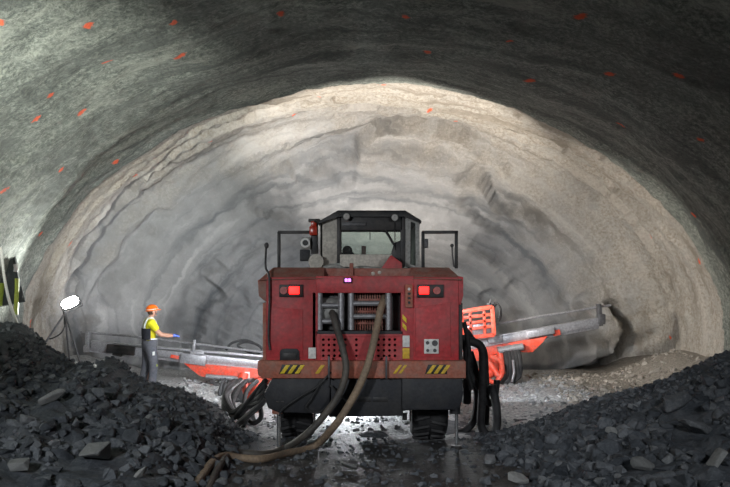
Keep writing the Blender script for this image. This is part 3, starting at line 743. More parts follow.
# rear window frame with real opening
bm = B()
for (a, b, c, d) in ((337, 341.5, 214, 263), (400.5, 405, 214, 267), (340, 402, 214, 230.5)): box(bm, PX(a, YC), PX(b, YC), 13.27, 13.36, PZ(d, YC), PZ(c, YC), .006)
wf = part('window_frame', bm, 'black')
bm = B(); box(bm, PX(341, YC), PX(401, YC), 13.3, 13.32, PZ(255, YC), PZ(230, YC), .001); part('window_pane', bm, 'glass', wf)
bm = B(); box(bm, PX(342, YC), PX(366, YC), 13.24, 13.28, PZ(226, YC), PZ(222.5, YC), .004); part('vent_strip', bm, 'darkgrey', wf)
bm = B()
tube(bm, [P(380, 231, 13.25), P(386, 232, 13.23), P(394, 245.5, 13.24)], .014, 8); tube(bm, [P(386, 230, 13.25), P(394.5, 244, 13.24)], .01, 8); tube(bm, [P(395, 222, 13.25), P(395, 250, 13.25)], .008, 6); part('wiper', bm, 'black', wf)
bm = B(); box(bm, PX(340, YC), PX(392, YC), 13.25, 13.34, PZ(267, YC), PZ(254.5, YC), .01); part('cab_panel', bm, 'beige', label='beige panel below the rear window')
bm = B(); prism(bm, cp([(391, 254), (394, 243), (401, 240), (404, 268), (391, 262)]), 13.28, 13.36, .006); part('cab_panel', bm, 'black', label='dark corner panel')
# floor and front frame of the cab
bm = B(); box(bm, PX(320, YC), PX(420, YC), 13.3, 15.4, 2.2, 2.5, .01); part('cab_floor', bm, 'cabgrey')
bm = B(); xl, xr = PX(320, YC), PX(420, YC)
for (a, b, c, d) in ((xl, xl + .09, 2.4, 3.35), (xr - .09, xr, 2.4, 3.35), (xl, xr, 3.27, 3.38), (xl, xr, 2.4, 2.62)): box(bm, a, b, 15.3, 15.4, c, d, .006)
ff = part('front_frame', bm, 'black')
bm = B(); box(bm, xl + .05, xr - .05, 15.34, 15.36, 2.55, 3.32, .001); part('windscreen', bm, 'glass', ff)
# seat headrest and console
bm = B(); ball(bm, P(347.3, 251, 14.2), .085, 3, (1, .6, 1.05)); box(bm, PX(341, 14.2), PX(354, 14.2), 14.12, 14.3, 2.45, PZ(252, 14.2), .03); part('driver_seat', bm, 'black')
bm = B(); box(bm, PX(361.5, 14.3), PX(366, 14.3), 14.25, 14.32, 2.45, PZ(246, 14.3), .01); part('control_lever', bm, 'brown')
bm = B(); tube(bm, [P(370, 231, 14), P(370, 240, 14)], .008, 6); part('lamp_cord', bm, 'black')
for a, b in ((346.5, 216.5), (394.8, 217.5)):
    bm = B(); cyl(bm, P(a, b, 13.12), P(a, b, 13.12) + Vector((0, .1, 0)), .052, 18, .045); rl = part('roof_lamp', bm, 'cabgrey')
    bm = B(); cyl(bm, P(a, b, 13.11), P(a, b, 13.11) + Vector((0, .02, 0)), .042, 18); part('lamp_lens', bm, 'lens', rl)
bm = B(); tube(bm, spline([P(311, 221.5, 13.4), P(322, 221, 13.3), P(333, 216.5, 13.22), P(341, 213.5, 13.18)]), .02, 8); part('roof_cable', bm, 'black')
bm = B(); box(bm, PX(308.5, 13.4), PX(320, 13.4), 13.35, 13.5, PZ(222, 13.4), PZ(219, 13.4), .008); part('roof_bracket', bm, 'black')
bm = B(); box(bm, PX(309.5, 13.4), PX(317.5, 13.4), 13.33, 13.47, PZ(235.5, 13.4), PZ(226, 13.4), .02); box(bm, PX(311, 13.4), PX(316.5, 13.4), 13.35, 13.45, PZ(226.5, 13.4), PZ(221, 13.4), .005); part('beacon', bm, 'beacon', label='red beacon beside the cab')
bm = B(); box(bm, PX(311, 13.45), PX(318, 13.45), 13.43, 13.5, PZ(254, 13.45), PZ(220, 13.45), .005); part('lamp_post', bm, 'black')
bm = B(); box(bm, PX(301, 13.35), PX(310.5, 13.35), 13.33, 13.5, PZ(249, 13.35), PZ(237, 13.35), .012); wl_ = part('camera_lamp', bm, 'cabgrey')
bm = B(); cyl(bm, P(305.3, 242.8, 13.30), P(305.3, 242.8, 13.30) + Vector((0, .05, 0)), .075, 22); part('white_rim', bm, 'white', wl_, 'white round rim')
bm = B(); cyl(bm, P(305.3, 242.8, 13.29), P(305.3, 242.8, 13.29) + Vector((0, .02, 0)), .045, 20); part('dark_lens', bm, 'black', wl_, 'dark round lens')
bm = B(); box(bm, PX(299.8, 13.35), PX(309.5, 13.35), 13.35, 13.52, PZ(261, 13.35), PZ(249.5, 13.35), .01); part('junction_box', bm, 'navy')
bm = B(); cyl(bm, P(316, 261.5, 13.05), P(316, 261.5, 13.05) + Vector((.0, .4, 0)), .115, 24); box(bm, PX(310, 13.1), PX(322, 13.1), 13.12, 13.5, PZ(269, 13.1), PZ(262, 13.1), .01); part('air_filter', bm, 'beige', label='beige drum shaped air filter')
# guard frames beside the cab
bm = B(); Yg = 13.4
bar(bm, P(279, 231.8, Yg), P(279, 269, Yg), .05, .05); bar(bm, P(278, 232.3, Yg), P(313, 232.3, Yg), .05, .05); part('mirror_frame', bm, 'black', label='black open frame left of the cab')
bm = B(); bar(bm, P(422, 232.3, Yg), P(458, 232.3, Yg), .05, .05); bar(bm, P(423, 231.8, Yg), P(423, 268.5, Yg), .05, .05); bar(bm, P(456.3, 231.8, Yg), P(456.3, 268.5, Yg), .05, .05); mf = part('mirror_frame', bm, 'black', label='black open frame right of the cab')
bm = B(); box(bm, PX(424, 13.38), PX(428, 13.38), 13.32, 13.42, PZ(248, 13.38), PZ(239, 13.38), .01); part('mirror_lamp', bm, 'darkgrey', mf)
bm = B(); ball(bm, P(452, 245.5, 13.36), .03, 2); tube(bm, spline([P(452, 246, 13.36), P(452.5, 256, 13.36), P(454, 267, 13.36)]), .012, 8); part('stalk', bm, 'darkgrey', mf)
bm = B(); tube(bm, spline([P(266, 247, 12.1), P(265.5, 262, 12.0), P(266, 269, 11.98), P(269, 276, 11.95), P(269.5, 300, 11.95), P(268.5, 335, 11.95), P(270, 350, 11.96)]), .016, 8); ball(bm, P(266.5, 245.5, 12.1), .035, 2, (1, 1, 1.3)); part('antenna', bm, 'darkgrey', label='bent rod aerial with a knob on top')

# work lamps at the front of the rig
worklamps = []
for (X_, Y_, Z_) in ((-.95, 17.3, 2.5), (.95, 17.3, 2.5)):
    bm = B(); box(bm, X_ - .14, X_ + .14, Y_ - .1, Y_ + .02, Z_ - .1, Z_ + .1, .02); box(bm, X_ - .03, X_ + .03, Y_ - .08, Y_ - .02, 2.2, Z_ - .1, .004); w = part('work_lamp', bm, 'black')
    bm = B(); box(bm, X_ - .12, X_ + .12, Y_ + .018, Y_ + .03, Z_ - .08, Z_ + .08, .004); part('lamp_glass', bm, emit('work_lamp_glass', (1, .97, .92), 12), w)

for s_ in (-1, 1):
    bm = B(); box(bm, s_ * 1.4 - .08, s_ * 1.4 + .08, 14.66, 14.8, 2.22, 2.38, .02); bar(bm, (s_ * 1.08, 14.72, 2.25), (s_ * 1.36, 14.72, 2.25), .05, .05); w = part('flank_lamp', bm, 'black')
    bm = B(); box(bm, s_ * 1.4 - .065, s_ * 1.4 + .065, 14.795, 14.81, 2.235, 2.365, .004); part('lamp_glass', bm, emit('flank_lamp_glass', (.95, .97, 1), 12), w)
# left boom with its feed
YL = 20.4
bm = B(); tube(bm, [(-.55, 17.7, 1.3), (-1.6, 18.6, 1.05), P(258, 388, 19.9)], [.17, .15, .13], 14); tube(bm, spline([P(258, 388, 19.9), P(250, 392, 20.0), P(243, 384, 20.1), P(244, 374, 20.2)]), [.12] * 25, 12); bl = part('boom', bm, 'orange', label='orange red boom arm on the left')
bm = B(); bar(bm, P(92, 345.5, YL), P(283, 366, YL), .22, .16); bar(bm, P(90, 349.5, YL), P(283, 371, YL), .12, .1); bar(bm, P(92, 341.5, YL), P(283, 358, YL), .2, .05); part('feed_beam', bm, 'alu', bl, 'long grey feed rail')
bm = B(); tube(bm, [P(80, 331.8, YL), P(130, 336, YL), P(283, 354.5, YL)], .028, 8); part('drill_rod', bm, 'grey', bl)
bm = B(); bar(bm, P(88, 331, YL - .05), P(87.5, 349, YL - .05), .1, .1); box(bm, PX(85, YL), PX(91, YL), YL - .15, YL + .1, PZ(352, YL), PZ(345, YL), .02); part('rod_guide', bm, 'grey', bl)
bm = B(); bar(bm, P(107, 348, YL - .12), P(135, 351.5, YL - .12), .14, .2, .02); bar(bm, P(113, 353, YL - .12), P(122, 355, YL - .12), .1, .1, .01); part('rock_drill', bm, 'black', bl, 'dark rock drill on the feed')
bm = B(); bar(bm, P(181, 357.5, YL - .18), P(206, 361, YL - .18), .12, .24, .015); bar(bm, P(193.5, 352, YL - .15), P(194.5, 340, YL - .15), .08, .06); bar(bm, P(190, 352, YL - .15), P(204, 353.5, YL - .15), .1, .07); part('carriage', bm, 'alu', bl)
bm = B(); bar(bm, P(171, 356, YL - .1), P(179, 357.5, YL - .1), .1, .08); part('stop_block', bm, 'orange', bl)
bm = B(); prism(bm, cp([(184, 362.5), (285, 371), (285, 380), (240, 378.5), (205, 377), (200, 375.5)], YL - .1), YL - .2, YL + .12, .015); cr = part('feed_cradle', bm, 'orange', bl, 'orange red cradle below the feed')
bm = B(); cyl(bm, P(206, 376.5, YL - .28), P(236, 378.5, YL - .28), .06, 14); cyl(bm, P(236, 378.5, YL - .28), P(258, 380, YL - .28), .03, 12); part('hydraulic_cylinder', bm, 'grey', bl)
bm = B(); box(bm, PX(246, YL), PX(251, YL), YL - .235, YL - .2, PZ(377, YL), PZ(371, YL), .003); part('plate', bm, 'white', bl)
for (p0, p1) in (((238, 380), (252, 404)), ((256, 380), (243, 402))):
    bm = B(); tube(bm, [P(*p0, 20.0), P(*p1, 19.6)], .07, 10); part('strut', bm, 'orange', bl)
rr = random.Random(5)
for (p0, p1, r_) in (((243, 381), (252, 407), .075), ((259, 380), (252, 400), .075), ((250, 384), (256, 412), .05)):
    bm = B(); tube(bm, [P(*p0, 15.4), P(*p1, 15.1)], r_, 10); part('strut', bm, 'orange', bl)
def loops(n, xr, dr, Yr, y0):                                # loops of hydraulic hose hanging from the feed
    for k in range(n):
        a = rr.uniform(*xr); d = rr.uniform(*dr); w_ = rr.uniform(6, 16); Yk = rr.uniform(*Yr)
        bm = B(); tube(bm, spline([P(a, y0, Yk), P(a - w_ * .3, y0 + d * .6, Yk - .1), P(a + w_ * .5, y0 + d, Yk - .15), P(a + w_, y0 + d * .5, Yk - .1), P(a + w_ * 1.1, y0 + 1, Yk)]), rr.choice((.025, .035, .05)), 8); part('hydraulic_hose', bm, rr.choice(('rubber', 'rubber', 'darkgrey')), bl)
loops(13, (198, 246), (5, 13), (19.6, 20.2), 379); loops(9, (220, 252), (12, 22), (16.6, 18), 383)
for k in range(7):                                           # hoses from the rig flank sagging to the boom
    a = rr.uniform(228, 250); b = rr.uniform(404, 434); q = rr.uniform(-3, 3)
    bm = B(); tube(bm, spline([P(266, 380 + k * 3, 13.1), P(259, 388 + k * 3, 13.2), P(a + 12 + q, b - 6, 13.7), P(a + 3, b, 13.9), P(a - 5, b - 14, 14.2), P(a - 2 + q, 391, 14.7), P(a + 8, 381, 15.1)]), rr.choice((.03, .04, .05)), 9); part('hydraulic_hose', bm, rr.choice(('rubber', 'rubber', 'darkgrey')), bl)
for k, (a, c, w_, h_) in enumerate(((212, 386, 13, 4), (230, 388, 14, 6), (237, 396, 11, 8), (246, 418, 6, 9))):
    Yk = (20, 19.8, 17, 14.4)[k]; bm = B(); ball(bm, P(a, c, Yk), 1, 3, (w_ / F * Yk, .3, h_ / F * Yk))
    for v in bm.verts: v.co += v.normal * .12 * fb(v.co.x * 4, v.co.y * 4, v.co.z * 4)
    part('hose_bundle', bm, 'rubber', bl)
bm = B(); tube(bm, spline([P(a, b, YL + .15) for a, b in ((226, 350), (232, 343), (244, 340), (254, 343), (262, 349), (256, 354), (244, 350), (238, 345), (246, 342), (258, 345), (264, 352))]), .03, 7); part('hose_coil', bm, 'rubber', bl)

bm = B(); box(bm, -5.95, -5.81, 20.42, 20.56, .68, .84, .02); part('fill_lamp_box', bm, 'black', bl)  # added housing for the fill spot that brightens the left wall
# right boom with its feed
YQ = 20.2
bm = B(); tube(bm, [(.55, 17.7, 1.3), (1.7, 18.6, 1.1), P(474, 372, 19.9)], [.17, .15, .13], 14); tube(bm, spline([P(474, 372, 19.9), P(484, 376, 19.95), P(493, 370, 20.0), P(497, 356, 20.1)]), [.12] * 25, 12); br = part('boom', bm, 'orange', label='orange red boom arm on the right')
bm = B(); bar(bm, P(452, 349, YQ), P(602, 321.5, YQ), .22, .17); bar(bm, P(452, 354, YQ), P(598, 326.5, YQ), .12, .09); bar(bm, P(452, 344, YQ), P(602, 317.5, YQ), .2, .05); part('feed_beam', bm, 'alu', br, 'long grey feed rail')
bm = B(); tube(bm, [P(470, 328, YQ), P(598, 307, YQ), P(611, 305, YQ)], .03, 8); part('drill_rod', bm, 'grey', br)
bm = B(); bar(bm, P(598.5, 304, YQ - .05), P(600.5, 326, YQ - .05), .14, .1); box(bm, PX(597, YQ), PX(604, YQ), YQ - .15, YQ + .1, PZ(324, YQ), PZ(314, YQ), .02); part('rod_guide', bm, 'darkgrey', br)
bm = B(); bar(bm, P(527, 334.5, YQ - .18), P(554, 330, YQ - .18), .12, .17, .015); part('carriage', bm, 'alu', br)
bm = B(); bar(bm, P(488, 340.5, YQ - .15), P(502, 338, YQ - .15), .12, .16, .01); part('clamp', bm, 'alu', br)
bm = B(); bar(bm, P(553, 333.5, YQ - .1), P(560, 332, YQ - .1), .1, .14, .02); part('stop_block', bm, 'orange', br)
bm = B(); prism(bm, cp([(456, 352), (547, 336), (542, 342), (532, 352), (522, 352), (505, 349), (480, 360), (470, 362)], YQ - .1), YQ - .2, YQ + .12, .015); part('feed_cradle', bm, 'orange', br, 'orange red cradle below the feed')
bm = B(); cyl(bm, P(502, 350, YQ - .3), P(523, 346.5, YQ - .3), .085, 14); cyl(bm, P(498, 351, YQ - .3), P(502, 350, YQ - .3), .1, 14); part('hydraulic_cylinder', bm, 'grey', br)
bm = B(); Yk = 19.6
fr = [(461, 312), (492, 307), (494, 335), (463, 338)]
for a, b in zip(fr, fr[1:] + fr[:1]): bar(bm, P(*a, Yk), P(*b, Yk), .07, .09); bar(bm, P(a[0], a[1] - 1, Yk + .5), P(b[0], b[1] - 1, Yk + .5), .06, .07)
for a in fr: bar(bm, P(*a, Yk), P(a[0], a[1] - 1, Yk + .5), .06, .06)
for yy in (317, 323, 329): bar(bm, P(462, yy + 1, Yk), P(493, yy - 3, Yk), .05, .07)
for a in (470, 484): bar(bm, P(a, 311, Yk), P(a + 1, 336, Yk), .05, .06)
part('drill_cage', bm, 'orange', br, 'orange red lattice cage around the drill')
bm = B(); bar(bm, P(466, 331, Yk + .25), P(490, 327, Yk + .25), .25, .3, .03); part('rock_drill', bm, 'alu', br)
for k in range(2):
    bm = B(); cc_ = P(496 + k * 1.5, 311 + k * 2, 19.7 + .1 * k); tube(bm, [cc_ + Vector((math.cos(t) * .09, .02 * t, math.sin(t) * .2)) for t in [-1.2 + 4.6 * i / 20 for i in range(21)]], .02, 7); part('hydraulic_hose', bm, 'rubber', br)
bm = B(); bar(bm, P(490, 306, 19.7), P(490.5, 299, 19.7), .05, .05); bar(bm, P(487, 304, 19.7), P(494, 303, 19.7), .05, .05); part('cage_bracket', bm, 'darkgrey', br)
for (p0, p1) in (((482, 352), (500, 378)), ((500, 352), (503, 374))):
    bm = B(); tube(bm, [P(*p0, 19.9), P(*p1, 19.7)], .075, 10); part('strut', bm, 'orange', br)
bm = B(); tube(bm, spline([P(490, 356, 19.5), P(501, 362, 19.4), P(502, 374, 19.4), P(495, 382, 19.4), P(488, 380, 19.5)]), .05, 9); part('hydraulic_hose', bm, 'orange', br, 'red hose')
for k in range(5):
    a = 505 + k * 3.2; bm = B(); tube(bm, spline([P(a, 350, 19.9), P(a + 2, 362, 19.75), P(a + 1, 376 + k % 2 * 3, 19.7), P(a - 8, 385 - k, 19.7), P(a - 16, 386 - k * 2, 19.8)]), .065, 9); part('hydraulic_hose', bm, 'rubber', br)
bm = B(); tube(bm, spline([P(513, 360, 19.5), P(514, 372, 19.5), P(512, 382, 19.5)]), .03, 8); part('grease_line', bm, 'alu', br)
# big black hoses on the right flank
for pts, r, Yh in (([(468, 340), (481, 347), (483, 366), (482, 400), (481, 424), (486, 434), (493, 434), (497, 424), (496, 404), (492, 385)], .065, 13.1),
                   ([(470, 352), (475, 370), (477, 398), (474, 420), (466, 430), (458, 433)], .055, 13.4),
                   ([(463, 335), (466, 350), (468, 368), (477, 385), (486, 398), (490, 404), (495, 396), (497, 380)], .05, 13.3),
                   ([(464, 322), (467, 336), (469, 352), (468, 372), (472, 390)], .035, 13.0), ([(466, 330), (475, 342), (484, 350), (486, 372), (487, 400), (486, 425)], .045, 13.5)):
    bm = B(); tube(bm, spline([P(a, b, Yh) for a, b in pts]), r, 12); part('hydraulic_hose', bm, 'rubber')
bm = B(); tube(bm, spline([P(463, 325, 13.8), P(467, 338, 13.7), P(469, 350, 13.7), P(467, 358, 13.7)]), .022, 8); part('hydraulic_hose', bm, 'white', label='pale thin hose')
bm = B(); tube(bm, spline([P(466, 358, 14.0), P(472, 364, 14.0), P(475, 372, 14.0)]), .06, 10); ball(bm, P(475, 374, 14.0), .05, 2); part('hose_coupling', bm, 'red')
bm = B(); box(bm, PX(462, 14), PX(471, 14), 13.9, 16.0, PZ(404, 14), PZ(356, 14), .05); part('side_box', bm, 'black')

# ------------------------------------------------------------------ hoses on the floor
def run(name, air, gnd, r, m, label, cat, Yh=11.66):
    pts = [P(a, b, Y) for a, b, Y in air] + [rayground(a, b, r * .8) for a, b in gnd]
    bm = B(); tube(bm, spline(pts, 10), r, 12); return tag(obj(name, bm, M[m]), label, cat)
run('water_hose', [(385, 297, 12.2), (381, 308, 11.95), (378, 322, 11.88), (373, 345, 11.72), (366, 370, 11.66), (354, 396, 11.66), (336, 424, 11.7)], [(314, 446), (288, 453), (262, 459), (240, 458), (224, 456), (212, 463), (198, 482), (186, 497)], .052, 'hose_tan', 'thick muddy tan hose running from the rig down to the left along the floor', 'hose')
run('power_cable', [(331, 309, 12.25), (334, 318, 11.97), (338, 332, 11.86), (343, 350, 11.72), (346, 370, 11.68), (339, 394, 11.68), (322, 418, 11.7), (304, 436, 11.75)], [(284, 449), (262, 454), (240, 453), (227, 457), (219, 468), (212, 482), (206, 497)], .048, 'hose_dark', 'thick dark cable hanging from the left of the rig bay to the floor', 'cable')

# ------------------------------------------------------------------ floodlight on tripod
TL = Vector((PX(66, 18.6), 18.6, floorh(PX(66, 18.6), 18.6)))
tri = empty('floodlight_tripod', TL, 'lit white floodlight on a thin tripod by the left wall', 'floodlight')
apex = P(65, 313, 18.6)
for (px, py, dy) in ((46, 342, -.2), (79, 360, -.2), (68, 345, .5)):
    d = (P(px, py, 18.6 + dy) - apex); t = (ground(apex.x + d.x * 2, 18.6) - apex.z) / d.z
    e = apex + d * t; e.z = ground(e.x, e.y) + .0
    bm = B(); tube(bm, [apex, e], .022, 8); lg = part('leg', bm, 'darkgrey', tri)
bm = B(); cyl(bm, apex - Vector((0, 0, .25)), apex + Vector((0, 0, .08)), .03, 10); ball(bm, apex, .05, 2); part('mast', bm, 'darkgrey', tri)
lc = P(70, 302.5, 18.6)
RM = Matrix.Translation(lc) @ Euler((math.radians(-12), math.radians(-24), math.radians(8))).to_matrix().to_4x4()
def rbox(nm, a, m_, par, w=.01):
    bm = B(); box(bm, *a, w); bmesh.ops.transform(bm, matrix=RM, verts=bm.verts); return part(nm, bm, m_, par)
hd = rbox('lamp_head', (-.2, .2, 0, .1, -.12, .12), 'darkgrey', tri, .03)
bm = B(); n = 28
for yy in (-.012, .004): pass
prism(bm, [(.185 * math.copysign(abs(math.cos(a)) ** .7, math.cos(a)), .108 * math.copysign(abs(math.sin(a)) ** .7, math.sin(a))) for a in [2 * PI * k / n + .01 for k in range(n)]], -.012, .004, .002)
bmesh.ops.transform(bm, matrix=RM, verts=bm.verts); part('lamp_glass', bm, 'lamp', hd, 'glowing white lamp glass')
bm = B(); tube(bm, [RM @ Vector(v) for v in ((-.22, .05, 0), (-.22, .05, -.16), (.22, .05, -.16), (.22, .05, 0))], .014, 6); part('yoke', bm, 'darkgrey', tri)
bm = B(); tube(bm, spline([P(64, 312, 18.5), P(65, 324, 18.45), P(61, 333, 18.4), P(53, 338, 18.4), P(48, 339, 18.45)]), .016, 7); part('cord', bm, 'black', tri)

# ------------------------------------------------------------------ hanging jacket and rope at the left wall
YJ = 16.6
jk = empty('work_jacket', P(8, 330, YJ), 'dark work jacket with lime reflective strips hanging at the left wall', 'jacket')
def sheet(pts_l, pts_r, Y, th, nz=14, nx=8, wav=.05):
    bm = B(); g = []
    for s_ in range(2):
        gg = []
        for j_ in range(nz + 1):
            t = j_ / nz; a = Vector(table_v(pts_l, t)); b = Vector(table_v(pts_r, t)); rw = []
            for i_ in range(nx + 1):
                q = a.lerp(b, i_ / nx); bul = math.sin(PI * i_ / nx) * .10
                p = P(q.x, q.y, Y); p.y += (-1 if s_ == 0 else 1) * (th + bul) + wav * math.sin(i_ * 1.9 + j_ * .35); rw.append(bm.verts.new(p))
            gg.append(rw)
        g.append(gg)
        for j_ in range(nz):
            for i_ in range(nx): bm.faces.new((gg[j_][i_], gg[j_][i_ + 1], gg[j_ + 1][i_ + 1], gg[j_ + 1][i_]))
    f, k = g
    for j_ in range(nz):
        for e in (0, nx): bm.faces.new((f[j_][e], f[j_ + 1][e], k[j_ + 1][e], k[j_][e]))
    for i_ in range(nx):
        for e in (0, nz): bm.faces.new((f[e][i_], f[e][i_ + 1], k[e][i_ + 1], k[e][i_]))
    return bm
def table_v(pts, t):
    n = len(pts) - 1; i = min(n - 1, int(t * n)); f = t * n - i; return (lerp(pts[i][0], pts[i + 1][0], f), lerp(pts[i][1], pts[i + 1][1], f), 0)
bd = part('body', sheet([(8, 254), (3, 266), (-3, 285), (-6, 308)], [(14, 255), (18, 268), (21, 285), (24, 302)], YJ, .03), 'tarp', jk)
part('reflective_strip', sheet([(15.5, 278), (15.2, 290), (14.5, 302), (14, 314)], [(18.8, 279), (18.8, 290), (18.3, 302), (17.8, 315)], YJ - .13, .012, 8, 2, 0), 'lime', bd, 'lime reflective strip')
part('reflective_strip', sheet([(1, 283), (0.5, 290), (0, 298), (-.5, 306)], [(4, 283), (3.6, 290), (3, 298), (2.5, 306)], YJ - .15, .012, 8, 2, 0), 'lime', bd, 'lime reflective strip')
part('reflective_strip', sheet([(13.5, 265), (14, 268), (14, 271)], [(18, 264), (18.5, 268), (17.5, 272)], YJ - .12, .012, 6, 2, 0), 'reflect', bd, 'pale reflective patch')
bm = B(); tube(bm, spline([P(12, 257, YJ), P(8, 250, YJ + .2), P(2, 243, YJ + .6)]), .02, 7); part('hanging_loop', bm, 'rope', jk)
bm = B(); tube(bm, spline([P(-4, 236, 15.4), P(1, 250, 15.4), P(4, 275, 15.2), P(9, 300, 14.8), P(17, 324, 14.2), P(20, 334, 13.7)]), .026, 9)
tag(obj('rope', bm, M['rope']), 'pale rope slanting down the left wall onto the rubble heap', 'rope')

# ------------------------------------------------------------------ worker
PR = Vector((PX(150, 19.2), 19.2, ground(PX(150, 19.2), 19.2)))
man = empty('person', PR, 'person in orange helmet and yellow shirt reaching out a blue-gloved hand', 'person')
RT_ = Matrix.Translation(PR) @ Matrix.Rotation(math.radians(28), 4, 'Z') @ Matrix.Scale(1.03, 4)
def skin(name, nodes_, edges, m_, parent, sub=2, root=0, extra=None):
    me = bpy.data.meshes.new('tmp'); me.from_pydata([RT_ @ Vector(n[:3]) for n in nodes_], edges, []); me.update()
    o = bpy.data.objects.new('tmp', me); C.objects.link(o)
    md = o.modifiers.new('s', 'SKIN'); md.use_smooth_shade = True
    for i, n in enumerate(nodes_):
        sv = me.skin_vertices[0].data[i]; sv.radius = (n[3], n[4] if len(n) > 4 else n[3]); sv.use_root = (i == root)
    ss = o.modifiers.new('d', 'SUBSURF'); ss.levels = ss.render_levels = sub
    dg = bpy.context.evaluated_depsgraph_get(); m2 = bpy.data.meshes.new_from_object(o.evaluated_get(dg))
    bpy.data.objects.remove(o); bpy.data.meshes.remove(me)
    if extra:
        bm = B(); bm.from_mesh(m2); extra(bm); bm.to_mesh(m2); bm.free()
    m2.materials.clear(); ob = obj(name, m2, m_ if isinstance(m_, list) else M[m_], parent, smooth=False)
    for p in ob.data.polygons: p.use_smooth = True
    return ob
def chain(a, k): return [(a + i, a + i + 1) for i in range(k)]
nb = [(0, 0, .97, .13, .10), (-.01, 0, 1.12, .12, .095), (-.01, 0, 1.30, .14, .105), (0, 0, 1.44, .10, .085), (.02, 0, 1.53, .055), (.035, 0, 1.58, .06), (.05, 0, 1.66, .088, .078), (.05, 0, 1.74, .078, .07),
      (-.01, -.17, 1.43, .062), (.07, -.25, 1.27, .06), (.16, -.27, 1.17, .058), (.33, -.23, 1.14, .054), (.46, -.19, 1.135, .04),
      (-.01, .17, 1.43, .062), (-.02, .25, 1.2, .046), (.02, .26, .98, .038), (.05, .25, .80, .027),
      (.0, -.10, .88, .10), (.03, -.11, .50, .065), (-.01, -.12, .10, .05), (.16, -.13, .05, .04),
      (-.02, .10, .88, .10), (-.01, .11, .50, .065), (-.07, .12, .10, .05), (.10, .13, .05, .04)]
eb = chain(0, 7) + [(3, 8), (8, 9), (9, 10), (10, 11), (11, 12), (3, 13), (13, 14), (14, 15), (15, 16), (0, 17), (17, 18), (18, 19), (19, 20), (0, 21), (21, 22), (22, 23), (23, 24)]
def face(bm):
    def e(c, r, s):
        g = bmesh.ops.create_icosphere(bm, subdivisions=2, radius=1)
        for v in g['verts']: v.co = RT_ @ (Vector((v.co.x * r * s[0], v.co.y * r * s[1], v.co.z * r * s[2])) + Vector(c))
    e((.137, 0, 1.655), .02, (1, .7, 1.3)); e((.05, -.083, 1.66), .028, (.7, .35, 1.15)); e((.05, .083, 1.66), .028, (.7, .35, 1.15))
    e((.125, 0, 1.612), .02, (.6, 1.1, .4)); e((.12, 0, 1.585), .022, (.8, 1, .8)); e((.118, -.03, 1.68), .013, (.7, 1, .8)); e((.118, .03, 1.68), .013, (.7, 1, .8))
body = skin('body', nb, eb, 'skin', man, extra=face)
ns = [(0, 0, .93, .165, .14), (-.01, 0, 1.10, .165, .138), (-.01, 0, 1.30, .19, .145), (0, 0, 1.445, .135, .115), (.015, 0, 1.50, .08),
      (-.01, -.18, 1.42, .095), (.05, -.235, 1.32, .088), (.10, -.262, 1.245, .082), (-.01, .175, 1.43, .08), (-.005, .23, 1.33, .072), (.0, .265, 1.25, .066)]
skin('shirt', ns, chain(0, 4) + [(3, 5), (5, 6), (6, 7), (3, 8), (8, 9), (9, 10)], 'shirt', man)
nt_ = [(0, 0, 1.13, .185, .155), (0, 0, .97, .195, .165), (.0, -.10, .84, .135), (.05, -.12, .50, .108), (.03, -.13, .26, .10), (.0, -.13, .06, .10), (-.03, .10, .84, .135), (-.05, .12, .50, .108), (-.10, .13, .26, .10), (-.12, .13, .06, .10)]
skin('trousers', nt_, [(0, 1), (1, 2), (2, 3), (3, 4), (4, 5), (1, 6), (6, 7), (7, 8), (8, 9)], 'trouser', man)
for s_, dx in ((-1, 0), (1, -.06)):
    skin('boot', [(-.01 + dx, .12 * s_, .17, .085), (-.03 + dx, .12 * s_, .07, .08), (.08 + dx, .125 * s_, .055, .072), (.20 + dx, .13 * s_, .05, .062)], chain(0, 3), 'rubber', man, root=1)
# glove with palm and five fingers on the outstretched right hand, and on the left hand
def hand(w, d, up, m_, name, side):
    w = Vector(w); d = Vector(d).normalized(); lat = d.cross(Vector(up)).normalized() * side; dn = d.cross(lat).normalized()
    if dn.z > 0: dn = -dn
    nn = []; ee = []
    def add(p, r): nn.append((*p, r)); return len(nn) - 1
    a = add(w - d * .05, .034); b = add(w + d * .03, .032); c = add(w + d * .075, .034); ee.extend([(a, b), (b, c)])
    for k, (o_, L) in enumerate(((-.032, .068), (-.011, .078), (.011, .073), (.032, .056))):
        p0 = w + d * .07 + lat * o_; i0 = add(p0, .014); ee.append((c, i0)); p = p0; cur = i0
        for q in range(3):
            dd = (d + dn * (.15 + .3 * q)).normalized(); p = p + dd * L / 2.4; j_ = add(p, .0115 - .001 * q); ee.append((cur, j_)); cur = j_
    p = w + d * .02 - lat * .03; i0 = add(p, .015); ee.append((b, i0)); i1 = add(p - lat * .022 + d * .03, .013); i2 = add(p - lat * .026 + d * .062 + dn * .01, .011); ee.extend([(i0, i1), (i1, i2)])
    return skin(name, nn, ee, m_, man, sub=1, root=1)
hand((.47, -.187, 1.137), (1, .25, .0), (0, -.5, 1), 'glove', 'glove', 1)
hand((.055, .25, .785), (.1, 0, -1), (0, 1, 0), 'glove', 'glove', 1)
